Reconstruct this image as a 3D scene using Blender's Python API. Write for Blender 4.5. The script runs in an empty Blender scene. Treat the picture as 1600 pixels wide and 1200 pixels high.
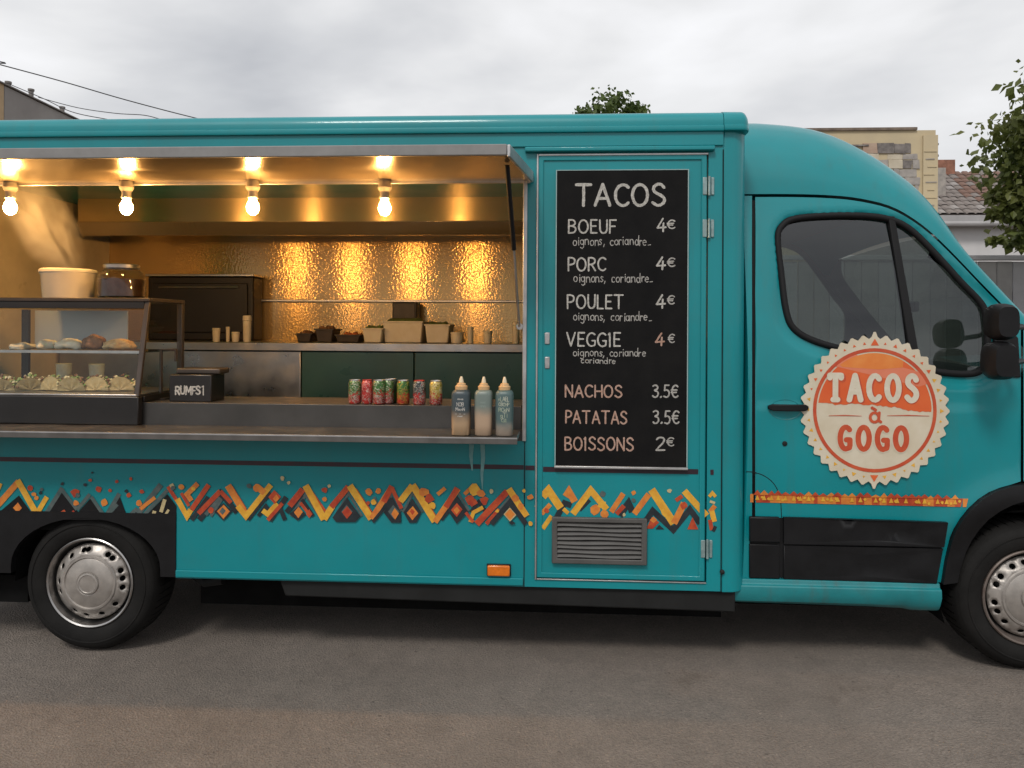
import bpy, bmesh, math, random
from mathutils import Vector, Matrix
from mathutils.geometry import delaunay_2d_cdt
R = math.radians
random.seed(7)
sc = bpy.context.scene
COL = sc.collection

# ------------------------------------------------------------------ camera
CAM = Vector((0, -3.7, 1.6)); FPX = 1200.0; HORIZON = 510.0
cam = bpy.data.cameras.new('camera'); cam_o = bpy.data.objects.new('camera', cam); COL.objects.link(cam_o)
cam.sensor_width = 36; cam.lens = 36 * FPX / 1600; cam.shift_y = -(600 - HORIZON) / 1600
cam.clip_end = 2000; cam.clip_start = 0.05
MC = Matrix.Rotation(R(3.3), 3, 'Z') @ Matrix.Rotation(R(90), 3, 'X') @ Matrix.Rotation(R(0.3), 3, 'Z')
cam_o.matrix_world = Matrix.Translation(CAM) @ MC.to_4x4()
sc.camera = cam_o

# ------------------------------------------------------------------ sky, sun, exposure
SUN_EL, SUN_AZ = R(49), R(197)            # azimuth measured from +Y towards +X: behind the camera
w = bpy.data.worlds.new('World'); sc.world = w; w.use_nodes = True
nt = w.node_tree; nt.nodes.clear()
def wn(t, **k):
    n = nt.nodes.new(t)
    for a, b in k.items(): setattr(n, a, b)
    return n
out = wn('ShaderNodeOutputWorld'); bg = wn('ShaderNodeBackground')
sky = wn('ShaderNodeTexSky', sky_type='NISHITA', sun_disc=False, sun_elevation=SUN_EL, sun_rotation=SUN_AZ, dust_density=3.0)
tc = wn('ShaderNodeTexCoord'); mp = wn('ShaderNodeMapping'); mp.inputs['Scale'].default_value = (1.0, 1.0, 2.6)
mp.inputs['Rotation'].default_value = (0.0, R(-14), R(20)); mp.inputs['Location'].default_value = (2.1, .6, .3)
n1 = wn('ShaderNodeTexNoise'); n1.inputs['Scale'].default_value = 2.1; n1.inputs['Detail'].default_value = 5; n1.inputs['Roughness'].default_value = .5
n1.inputs['Distortion'].default_value = .25
cr = wn('ShaderNodeValToRGB')
for pos, c in ((.30, (.49, .50, .525)), (.45, (.63, .635, .65)), (.56, (.77, .77, .775)), (.72, (.93, .93, .945))):
    e = cr.color_ramp.elements.new(pos); e.color = (*c, 1)
cr.color_ramp.elements.remove(cr.color_ramp.elements[0]); cr.color_ramp.elements.remove(cr.color_ramp.elements[-1])
sm = wn('ShaderNodeMix', data_type='RGBA', blend_type='MULTIPLY'); sm.inputs['Factor'].default_value = 1
sm.inputs['B'].default_value = (.1, .1, .1, 1)
mx = wn('ShaderNodeMix', data_type='RGBA'); mx.inputs['Factor'].default_value = .93
L = nt.links.new
L(tc.outputs['Generated'], mp.inputs['Vector']); L(mp.outputs['Vector'], n1.inputs['Vector']); L(n1.outputs['Fac'], cr.inputs['Fac'])
L(sky.outputs['Color'], sm.inputs['A']); L(sm.outputs['Result'], mx.inputs['A']); L(cr.outputs['Color'], mx.inputs['B'])
L(mx.outputs['Result'], bg.inputs['Color']); L(bg.outputs['Background'], out.inputs['Surface'])
bg.inputs['Strength'].default_value = 1.03
sl = bpy.data.lights.new('sun', 'SUN'); sl.energy = 1.5; sl.angle = R(13); sl.color = (1, .96, .9)
so = bpy.data.objects.new('sun', sl); COL.objects.link(so)
sdir = Vector((math.sin(SUN_AZ) * math.cos(SUN_EL), math.cos(SUN_AZ) * math.cos(SUN_EL), math.sin(SUN_EL)))
so.rotation_euler = (-sdir).to_track_quat('-Z', 'Y').to_euler(); so.location = sdir * 20
sc.view_settings.view_transform = 'Standard'; sc.view_settings.look = 'None'
sc.view_settings.exposure = 0.15; sc.view_settings.gamma = 1; sc.view_settings.use_curve_mapping = False
cy = sc.cycles if hasattr(sc, 'cycles') else None
sc.render.engine = 'CYCLES'; cy = sc.cycles
cy.use_denoising = True
try: cy.denoiser = 'OPENIMAGEDENOISE'
except Exception: pass
cy.max_bounces = 6; cy.diffuse_bounces = 3; cy.glossy_bounces = 4; cy.transparent_max_bounces = 16; cy.transmission_bounces = 6
cy.sample_clamp_indirect = 6; cy.caustics_reflective = False; cy.caustics_refractive = False

# ------------------------------------------------------------------ reading the photograph: pixel -> point on a plane of the place
def ray(px, py): return MC @ Vector(((px - 800) / FPX, -(py - HORIZON) / FPX, -1))
def at(px, py, Y=0.0):
    d = ray(px, py); t = (Y - CAM.y) / d.y; p = CAM + d * t
    return (p.x, p.z)
def sstep(a, b, x):
    t = max(0, min(1, (x - a) / (b - a))); return t * t * (3 - 2 * t)
WF = (2.24, .335)                         # front wheel centre (x, z)
WR = (-2.335, .300)                        # rear wheel centre
def cabY(x, z):
    y = .06
    if z > 1.3: y += .17 * ((z - 1.3) / 1.0) ** 1.6
    y += .007 * math.tanh((z - 1.225) / .012) * sstep(2.15, 1.8, x) * .6
    y += .02 * sstep(1.0, .6, z)
    r = math.hypot(x - WF[0], z - WF[1]); y -= .035 * math.exp(-((r - .47) / .10) ** 2) * (.35 + .65 * sstep(.50, .80, z))
    if x > 2.2: y += .35 * (x - 2.2) ** 2
    return y
def atc(px, py, off=0.0):
    Y = .06
    for _ in range(6):
        x, z = at(px, py, Y); Y = cabY(x, z) + off
    return (x, z)
def catmull(P, n=6, closed=False):
    o = []; m = len(P)
    for i in range(m if closed else m - 1):
        if closed: a, b, c, d = P[(i - 1) % m], P[i], P[(i + 1) % m], P[(i + 2) % m]
        else: a, b, c, d = P[max(i - 1, 0)], P[i], P[i + 1], P[min(i + 2, m - 1)]
        for k in range(n):
            t = k / n
            o.append(tuple(.5 * (2 * b[j] + (c[j] - a[j]) * t + (2 * a[j] - 5 * b[j] + 4 * c[j] - d[j]) * t * t
                     + (3 * b[j] - a[j] - 3 * c[j] + d[j]) * t ** 3) for j in range(len(b))))
    if not closed: o.append(tuple(P[-1]))
    return o

# ------------------------------------------------------------------ materials
MATS = {}
def mat(name, color, rough=.5, metal=0.0, var=.0, vscale=6.0, bump=0.0, bscale=40.0, bstretch=(1, 1, 1), coat=0.0, coat_r=.08,
        rvar=0.0, spec=.5, aniso=0.0, color2=None, emit=None, sub=0.0, detail=4):
    if name in MATS: return MATS[name]
    m = bpy.data.materials.new(name); m.use_nodes = True; MATS[name] = m
    t = m.node_tree; N = t.nodes; p = N['Principled BSDF']; lk = t.links.new
    p.inputs['Base Color'].default_value = (*color, 1); p.inputs['Roughness'].default_value = rough; p.inputs['Metallic'].default_value = metal
    p.inputs['Specular IOR Level'].default_value = spec
    p.inputs['Coat Weight'].default_value = coat; p.inputs['Coat Roughness'].default_value = coat_r
    p.inputs['Subsurface Weight'].default_value = sub
    if aniso:
        p.inputs['Anisotropic'].default_value = aniso
        tg = N.new('ShaderNodeTangent'); tg.direction_type = 'RADIAL'; tg.axis = 'Z'; lk(tg.outputs[0], p.inputs['Tangent']); p.inputs['Anisotropic Rotation'].default_value = .25
    if emit:
        p.inputs['Emission Color'].default_value = (*emit[0], 1); p.inputs['Emission Strength'].default_value = emit[1]
    if var or rvar or bump or color2:
        co = N.new('ShaderNodeTexCoord')
    if var or color2:
        nz = N.new('ShaderNodeTexNoise'); nz.inputs['Scale'].default_value = vscale; nz.inputs['Detail'].default_value = detail; nz.inputs['Roughness'].default_value = .6
        lk(co.outputs['Object'], nz.inputs['Vector'])
        c = N.new('ShaderNodeValToRGB'); c.color_ramp.elements[0].position = .32; c.color_ramp.elements[1].position = .68
        c2 = color2 if color2 else tuple(min(1, x * (1 + var)) for x in color)
        c1 = color if color2 else tuple(x * (1 - var) for x in color)
        c.color_ramp.elements[0].color = (*c1, 1); c.color_ramp.elements[1].color = (*c2, 1)
        lk(nz.outputs['Fac'], c.inputs['Fac']); lk(c.outputs['Color'], p.inputs['Base Color'])
    if rvar:
        nr = N.new('ShaderNodeTexNoise'); nr.inputs['Scale'].default_value = vscale * 1.7; nr.inputs['Detail'].default_value = 5
        lk(co.outputs['Object'], nr.inputs['Vector'])
        mr = N.new('ShaderNodeMapRange'); mr.inputs['From Min'].default_value = .3; mr.inputs['From Max'].default_value = .7
        mr.inputs['To Min'].default_value = max(.02, rough - rvar); mr.inputs['To Max'].default_value = min(1, rough + rvar)
        lk(nr.outputs['Fac'], mr.inputs['Value']); lk(mr.outputs['Result'], p.inputs['Roughness'])
    if bump:
        mpg = N.new('ShaderNodeMapping'); mpg.inputs['Scale'].default_value = bstretch
        nb = N.new('ShaderNodeTexNoise'); nb.inputs['Scale'].default_value = bscale; nb.inputs['Detail'].default_value = 3
        b = N.new('ShaderNodeBump'); b.inputs['Strength'].default_value = bump; b.inputs['Distance'].default_value = .01
        lk(co.outputs['Object'], mpg.inputs['Vector']); lk(mpg.outputs['Vector'], nb.inputs['Vector']); lk(nb.outputs['Fac'], b.inputs['Height'])
        lk(b.outputs['Normal'], p.inputs['Normal'])
    return m
def glass_mat(name, tint, rough=.02, ior=1.5, haze=0.0, base=0.0):
    m = bpy.data.materials.new(name); m.use_nodes = True; MATS[name] = m
    t = m.node_tree; N = t.nodes; N.clear(); lk = t.links.new
    o = N.new('ShaderNodeOutputMaterial'); tr = N.new('ShaderNodeBsdfTransparent'); tr.inputs['Color'].default_value = (*tint, 1)
    gl = N.new('ShaderNodeBsdfGlossy'); gl.inputs['Roughness'].default_value = rough; gl.inputs['Color'].default_value = (.95, .97, 1, 1)
    fr = N.new('ShaderNodeFresnel')                      # thin pane: the same reflection from either side
    ge = N.new('ShaderNodeNewGeometry'); ma = N.new('ShaderNodeMath'); ma.operation = 'MULTIPLY_ADD'; ma.inputs[1].default_value = -2; ma.inputs[2].default_value = 1
    pw = N.new('ShaderNodeMath'); pw.operation = 'POWER'; pw.inputs[0].default_value = ior
    lk(ge.outputs['Backfacing'], ma.inputs[0]); lk(ma.outputs[0], pw.inputs[1]); lk(pw.outputs[0], fr.inputs['IOR'])
    mx = N.new('ShaderNodeMixShader')
    if base:
        ad = N.new('ShaderNodeMath'); ad.operation = 'ADD'; ad.inputs[1].default_value = base; ad.use_clamp = True
        lk(fr.outputs[0], ad.inputs[0]); lk(ad.outputs[0], mx.inputs['Fac'])
    else: lk(fr.outputs[0], mx.inputs['Fac'])
    if haze:
        df = N.new('ShaderNodeBsdfDiffuse'); df.inputs['Color'].default_value = (.5, .5, .48, 1)
        m2 = N.new('ShaderNodeMixShader'); m2.inputs['Fac'].default_value = haze
        lk(tr.outputs[0], m2.inputs[1]); lk(df.outputs[0], m2.inputs[2]); lk(m2.outputs[0], mx.inputs[1])
    else: lk(tr.outputs[0], mx.inputs[1])
    lk(gl.outputs[0], mx.inputs[2]); lk(mx.outputs[0], o.inputs['Surface'])
    return m

TEAL = mat('teal_paint', (.002, .236, .266), spec=.35, rough=.40, var=.09, vscale=1.3, detail=9, rvar=.10, bump=.05, bscale=2.2, coat=.38, coat_r=.09)
def add_grime(m, tone, amt):
    t = m.node_tree; N = t.nodes; lk = t.links.new; p = N['Principled BSDF']; src = p.inputs['Base Color'].links[0].from_socket
    co = N.new('ShaderNodeTexCoord'); cur = src
    for stretch, sc_, lo, hi, a in (((5, 5, .45), 2.4, .55, .78, amt), ((1, 1, 1), 55, .64, .72, amt * .8), ((1, 1, 1), 4.0, .50, .75, amt * .6)):
        mp_ = N.new('ShaderNodeMapping'); mp_.inputs['Scale'].default_value = stretch; n = N.new('ShaderNodeTexNoise'); n.inputs['Scale'].default_value = sc_; n.inputs['Detail'].default_value = 8; n.inputs['Roughness'].default_value = .65
        lk(co.outputs['Object'], mp_.inputs['Vector']); lk(mp_.outputs['Vector'], n.inputs['Vector'])
        r_ = N.new('ShaderNodeMapRange'); r_.inputs['From Min'].default_value = lo; r_.inputs['From Max'].default_value = hi; r_.inputs['To Max'].default_value = a; lk(n.outputs['Fac'], r_.inputs['Value'])
        x = N.new('ShaderNodeMix'); x.data_type = 'RGBA'; lk(r_.outputs['Result'], x.inputs['Factor']); lk(cur, x.inputs['A']); x.inputs['B'].default_value = (*tone, 1); cur = x.outputs['Result']
    lk(cur, p.inputs['Base Color'])
add_grime(TEAL, (.045, .155, .150), .32)
TEALD = mat('teal_paint_sill', (.010, .20, .22), rough=.42, var=.15, vscale=5, rvar=.1, bump=.05, bscale=8, coat=.3)
add_grime(TEALD, (.07, .10, .09), .6)
BLACKP = mat('black_plastic', (.007, .007, .008), rough=.5, var=.25, vscale=9, rvar=.08, bump=.06, bscale=260, spec=.28)
RUBBER = mat('rubber', (.010, .0095, .009), rough=.8, var=.35, vscale=7, bump=.12, bscale=120, spec=.25)
SEAL = mat('rubber_seal', (.007, .007, .008), rough=.7, spec=.3)
DARK = mat('underbody', (.006, .006, .006), rough=.9, var=.4, vscale=6, spec=.1)
CHASSIS = mat('chassis_beam', (.012, .0125, .0125), rough=.7, var=.3, vscale=5, spec=.3)
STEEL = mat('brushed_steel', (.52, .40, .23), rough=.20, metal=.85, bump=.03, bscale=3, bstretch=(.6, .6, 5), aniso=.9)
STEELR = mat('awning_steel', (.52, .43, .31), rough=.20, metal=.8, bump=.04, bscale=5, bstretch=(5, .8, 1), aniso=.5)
STEELD = mat('dull_steel', (.42, .41, .40), rough=.36, metal=1, var=.15, vscale=5, rvar=.1, bump=.04, bscale=30)
DULLSH = mat('worn_shelf_steel', (.20, .19, .18), rough=.38, metal=.9, var=.2, vscale=6, rvar=.1, bump=.03, bscale=25)
RISER = mat('dark_steel', (.085, .083, .080), rough=.40, metal=.7, var=.2, vscale=3, rvar=.08)
CABINET = mat('dark_teal_cabinet', (.025, .075, .08), rough=.35, var=.2, vscale=3, rvar=.1)
ALU = mat('aluminium_trim', (.50, .50, .50), rough=.4, metal=.8, var=.15, vscale=12)
GREYMET = mat('grey_painted_metal', (.23, .225, .22), rough=.5, var=.12, vscale=9)
WHEELSIL = mat('wheel_silver', (.40, .37, .34), rough=.46, metal=.6, var=.18, vscale=14, rvar=.1)
RIMRUST = mat('rusty_rim', (.12, .085, .07), rough=.6, metal=.5, color2=(.22, .19, .17), vscale=12)
SLOT = mat('slot_black', (.004, .004, .004), rough=.9)
MAROON = mat('maroon_band', (.045, .010, .018), rough=.4, color2=(.014, .014, .024), vscale=14)
BOARD = mat('slate_board', (.0055, .0055, .006), rough=.7, color2=(.011, .0105, .0105), vscale=5, bump=.05, bscale=90, spec=.12)
CHALK = mat('chalk_white', (.30, .29, .265), rough=.95, color2=(.58, .56, .52), vscale=140, spec=.1)
CHALKO = mat('chalk_orange', (.36, .20, .14), rough=.95, color2=(.50, .36, .30), vscale=120, spec=.1)
CHALKG = mat('chalk_grey', (.26, .25, .23), rough=.95, color2=(.48, .46, .43), vscale=140, spec=.1)
ZY = mat('print_yellow', (.64, .30, .03), rough=.4, color2=(.80, .45, .05), vscale=30)
ZO = mat('print_orange', (.58, .16, .035), rough=.4, color2=(.74, .27, .04), vscale=30)
ZR = mat('print_red', (.36, .035, .018), rough=.4, color2=(.55, .09, .025), vscale=26)
ZD = mat('print_dark', (.010, .016, .022), rough=.45, color2=(.022, .030, .036), vscale=20)
ZG = mat('print_grey', (.11, .13, .125), rough=.45, color2=(.05, .09, .09), vscale=30)
ZC = mat('print_cream', (.52, .42, .22), rough=.45, var=.15, vscale=40)
CREAM = mat('sticker_cream', (.60, .52, .38), rough=.34, color2=(.68, .61, .48), vscale=8, coat=.5, coat_r=.1)
SORANGE = mat('sticker_orange', (.68, .10, .022), rough=.3, color2=(.74, .145, .035), vscale=5, coat=.6, coat_r=.08)
SRED = mat('sticker_red', (.50, .06, .022), rough=.34, color2=(.58, .10, .035), vscale=20, coat=.4)
LETTERC = mat('sticker_letter', (.62, .56, .43), rough=.35, color2=(.72, .66, .54), vscale=25, coat=.4)
AMBER = mat('amber_lens', (.70, .17, .01), rough=.18, var=.15, vscale=60, coat=.6)
GLASSCAB = glass_mat('cab_glass', (.33, .38, .355), ior=1.5, base=.035)
GLASSCASE = glass_mat('case_glass', (.90, .93, .92), ior=1.4)
GLASSJAR = glass_mat('jar_glass', (.85, .86, .84), ior=1.45)
PLASTICW = mat('white_plastic', (.62, .57, .47), rough=.45, var=.06, sub=.0)

# ------------------------------------------------------------------ mesh building
class MB:
    def __init__(s): s.v = []; s.f = []; s.m = []; s.mats = []
    def mi(s, m):
        if m is None: return 0
        if m not in s.mats: s.mats.append(m)
        return s.mats.index(m)
    def add(s, V, F, m=None):
        o = len(s.v); k = s.mi(m); s.v += [tuple(p) for p in V]
        for f in F: s.f.append([o + i for i in f]); s.m.append(k)
        return s
    def box(s, x0, x1, y0, y1, z0, z1, m=None):
        V = [(x, y, z) for x in (x0, x1) for y in (y0, y1) for z in (z0, z1)]
        return s.add(V, [(0, 1, 3, 2), (4, 6, 7, 5), (0, 4, 5, 1), (2, 3, 7, 6), (0, 2, 6, 4), (1, 5, 7, 3)], m)
    def hexa(s, A, B, m=None):            # two quads (same winding) joined
        V = list(A) + list(B); n = len(A)
        return s.add(V, [tuple(range(n))[::-1], tuple(range(n, 2 * n))] + [(i, (i + 1) % n, n + (i + 1) % n, n + i) for i in range(n)], m)
    def prism(s, poly, y0, y1, m=None):    # xz polygon extruded along y
        return s.hexa([(x, y0, z) for x, z in poly], [(x, y1, z) for x, z in poly], m)
    def flat(s, poly, y, m=None, fy=None):
        n = len(poly); return s.add([(x, y if fy is None else fy(x, z) + y, z) for x, z in poly], [tuple(range(n))], m)
    def loft(s, rings, closed=True, caps=True, m=None):
        n = len(rings[0]); V = [p for r in rings for p in r]; F = []
        for i in range(len(rings) - 1):
            for j in range(n if closed else n - 1):
                a = i * n + j; b = i * n + (j + 1) % n; F.append((a, b, b + n, a + n))
        if caps and closed: F.append(tuple(range(n))[::-1]); F.append(tuple((len(rings) - 1) * n + j for j in range(n)))
        return s.add(V, F, m)
    def lathe(s, prof, c=(0, 0, 0), axis='z', n=24, m=None, sq=0.0, caps=True):     # prof: (radius, height)
        rings = []
        for r, h in prof:
            ring = []
            for k in range(n):
                a = 2 * math.pi * k / n; ca, sa = math.cos(a), math.sin(a)
                q = 1.0
                if sq: q = 1 / ((abs(ca) ** (2 + sq) + abs(sa) ** (2 + sq)) ** (1 / (2 + sq)))
                u, v_ = r * q * ca, r * q * sa
                if axis == 'z': ring.append((c[0] + u, c[1] + v_, c[2] + h))
                else: ring.append((c[0] + u, c[1] + h, c[2] + v_))
            rings.append(ring)
        return s.loft(rings, m=m, caps=caps)
    def tube(s, P, r, n=8, m=None, closed=False):
        P = [Vector(p) for p in P]; rings = []; up = Vector((0, 0, 1))
        L_ = len(P)
        for i, p in enumerate(P):
            a = P[(i - 1) % L_] if (closed or i) else p; b = P[(i + 1) % L_] if (closed or i < L_ - 1) else p
            t = (b - a).normalized()
            u = t.cross(Vector((0, 1, 0)));
            if u.length < .15: u = t.cross(up)
            u.normalize(); v_ = t.cross(u)
            rr = r[i] if isinstance(r, (list, tuple)) else r
            rings.append([tuple(p + (u * math.cos(2 * math.pi * k / n) + v_ * math.sin(2 * math.pi * k / n)) * rr) for k in range(n)])
        if closed: rings.append(rings[0]); return s.loft(rings, caps=False, m=m)
        return s.loft(rings, m=m)
    def sheet(s, outer, holes=(), fy=lambda x, z: 0.0, sp=.05, m=None, plane='xz'):
        V = []; E = []
        for lp in [outer] + list(holes):
            o = len(V); V += [Vector(p) for p in lp]; E += [(o + i, o + (i + 1) % len(lp)) for i in range(len(lp))]
        def inside(p, lp):
            c = False; j = len(lp) - 1
            for i in range(len(lp)):
                if (lp[i][1] > p[1]) != (lp[j][1] > p[1]) and p[0] < (lp[j][0] - lp[i][0]) * (p[1] - lp[i][1]) / (lp[j][1] - lp[i][1]) + lp[i][0]: c = not c
                j = i
            return c
        ok = lambda p: inside(p, outer) and not any(inside(p, h) for h in holes)
        if sp:
            xs = [p[0] for p in outer]; zs = [p[1] for p in outer]; z = min(zs) + sp / 2; r = 0
            while z < max(zs):
                x = min(xs) + sp * (.5 if r % 2 else 1)
                while x < max(xs):
                    if ok((x, z)) and all(abs(x - q[0]) + abs(z - q[1]) > sp * .45 for q in V[:len(E)]): V.append(Vector((x, z)))
                    x += sp
                z += sp; r += 1
        vo, eo, fo, *_ = delaunay_2d_cdt(V, E, [], 0, 1e-5)
        F = []
        for f in fo:
            c = (sum(vo[i][0] for i in f) / len(f), sum(vo[i][1] for i in f) / len(f))
            if ok(c): F.append(tuple(f))
        if plane == 'xz': return s.add([(p[0], fy(p[0], p[1]), p[1]) for p in vo], F, m)
        return s.add([(p[0], p[1], fy(p[0], p[1])) for p in vo], F, m)
    def ribbon(s, P, wd, y, m=None, fy=None, cap=True):
        P = [Vector(p) for p in P]
        Q = [P[0]]
        for p in P[1:]:
            if (p - Q[-1]).length > 1e-5: Q.append(p)
        P = Q; n = len(P); A = []; B = []
        if n < 2: return s
        wl = wd if isinstance(wd, (list, tuple)) else [wd] * n
        if cap:
            t0 = (P[0] - P[1]).normalized(); t1 = (P[-1] - P[-2]).normalized()
            P = [P[0] + t0 * wl[0] * .42] + P + [P[-1] + t1 * wl[-1] * .42]; wl = [wl[0] * .5] + list(wl[:n]) + [wl[min(n, len(wl)) - 1] * .5]; n += 2
        for i, p in enumerate(P):
            d1 = (p - P[i - 1]).normalized() if i else (P[1] - p).normalized()
            d2 = (P[i + 1] - p).normalized() if i < n - 1 else d1
            t = (d1 + d2)
            if t.length < 1e-4: t = Vector((-d1.y, d1.x))
            t.normalize(); nn = Vector((-t.y, t.x)); k = 1 / max(.55, abs(nn.dot(Vector((-d1.y, d1.x)))))
            A.append(p + nn * wl[i] * .5 * k); B.append(p - nn * wl[i] * .5 * k)
        Y = (lambda q: y) if fy is None else (lambda q: fy(q.x, q.y) + y)
        V = [(q.x, Y(q), q.y) for q in A] + [(q.x, Y(q), q.y) for q in B]
        return s.add(V, [(i, i + 1, n + i + 1, n + i) for i in range(n - 1)], m)

def in_poly(p, lp):
    c = False; j = len(lp) - 1
    for i in range(len(lp)):
        if (lp[i][1] > p[1]) != (lp[j][1] > p[1]) and p[0] < (lp[j][0] - lp[i][0]) * (p[1] - lp[i][1]) / (lp[j][1] - lp[i][1]) + lp[i][0]: c = not c
        j = i
    return c
def stroke_polys(P, ws):
    # quads along the stroke, discs at ends and sharp corners
    P = [Vector(p) for p in P]; n = len(P); out_ = []; A = []; B = []; cut = []
    for i, p in enumerate(P):
        d1 = (p - P[i - 1]).normalized() if i else (P[1] - p).normalized()
        d2 = (P[i + 1] - p).normalized() if i < n - 1 else d1
        sharp = d1.dot(d2) < .75; cut.append(sharp)
        if sharp: A.append((p + Vector((-d1.y, d1.x)) * ws[i] * .5, p + Vector((-d2.y, d2.x)) * ws[i] * .5)); B.append((p - Vector((-d1.y, d1.x)) * ws[i] * .5, p - Vector((-d2.y, d2.x)) * ws[i] * .5))
        else:
            t_ = (d1 + d2).normalized(); nn_ = Vector((-t_.y, t_.x)) * ws[i] * .5; A.append((p + nn_,) * 2); B.append((p - nn_,) * 2)
    for i in range(n - 1): out_.append([A[i][1], A[i + 1][0], B[i + 1][0], B[i][1]])
    for i in range(n):
        if cut[i] or i in (0, n - 1): out_.append([P[i] + Vector((math.cos(k * .5236 + .1), math.sin(k * .5236 + .1))) * ws[i] * .5 for k in range(12)])
    return out_
def union_flat(mb, polys, y, m=None, fy=None):
    V = []; E = []
    for lp in polys:
        o = len(V); V += [Vector(p) for p in lp]; E += [(o + i, o + (i + 1) % len(lp)) for i in range(len(lp))]
    vo, eo, fo, *_ = delaunay_2d_cdt(V, E, [], 0, 1e-6)
    bb = [(min(q[0] for q in lp), max(q[0] for q in lp), min(q[1] for q in lp), max(q[1] for q in lp)) for lp in polys]
    F = []
    for f in fo:
        c = (sum(vo[i][0] for i in f) / 3, sum(vo[i][1] for i in f) / 3)
        if any(b[0] <= c[0] <= b[1] and b[2] <= c[1] <= b[3] and in_poly(c, lp) for b, lp in zip(bb, polys)): F.append(tuple(f))
    mb.add([(p[0], y if fy is None else y + fy(p[0], p[1]), p[1]) for p in vo], F, m)

BASE = {}
def base_of(o): return BASE.get(o.name, Vector((0, 0, 0))) if o else Vector((0, 0, 0))
def obj(name, mb, m=None, parent=None, smooth=40, bevel=0.0, bseg=2, solid=0.0, label=None, at_base=None, kind=None):
    me = bpy.data.meshes.new(name); b = base_of(parent) if parent else Vector(at_base or (0, 0, 0))
    me.from_pydata([(v[0] - b[0], v[1] - b[1], v[2] - b[2]) for v in mb.v], [], mb.f)
    ms = mb.mats if mb.mats else [m]
    for x in ms: me.materials.append(x)
    if len(ms) > 1: me.polygons.foreach_set('material_index', mb.m)
    bm = bmesh.new(); bm.from_mesh(me); bmesh.ops.remove_doubles(bm, verts=bm.verts, dist=1e-6)
    if not solid: bmesh.ops.recalc_face_normals(bm, faces=bm.faces)
    bm.to_mesh(me); bm.free()
    if smooth:
        me.polygons.foreach_set('use_smooth', [True] * len(me.polygons)); me.set_sharp_from_angle(angle=R(smooth))
    me.update()
    o = bpy.data.objects.new(name, me); COL.objects.link(o)
    if parent: o.parent = parent; BASE[o.name] = b
    else: o.location = b; BASE[o.name] = b
    if solid:
        md = o.modifiers.new('solid', 'SOLIDIFY'); md.thickness = abs(solid); md.offset = 1 if solid > 0 else -1
    if bevel:
        md = o.modifiers.new('bevel', 'BEVEL'); md.width = bevel; md.segments = bseg; md.limit_method = 'ANGLE'; md.angle_limit = R(35); md.harden_normals = False
    if label: o['label'] = label
    if kind: o['kind'] = kind
    return o
def thing(name, label, cat, loc=(0, 0, 0), group=None):
    o = bpy.data.objects.new(name, None); COL.objects.link(o); o.location = loc; o.empty_display_size = .1
    BASE[o.name] = Vector(loc); o['label'] = label; o['category'] = cat
    if group: o['group'] = group
    return o
def tag(o, label, cat, group=None):
    o['label'] = label; o['category'] = cat
    if group: o['group'] = group
    return o
def copy_tree(o, parent=None):
    c = o.copy(); COL.objects.link(c); c.parent = parent
    for ch in o.children: copy_tree(ch, c)
    return c

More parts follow.
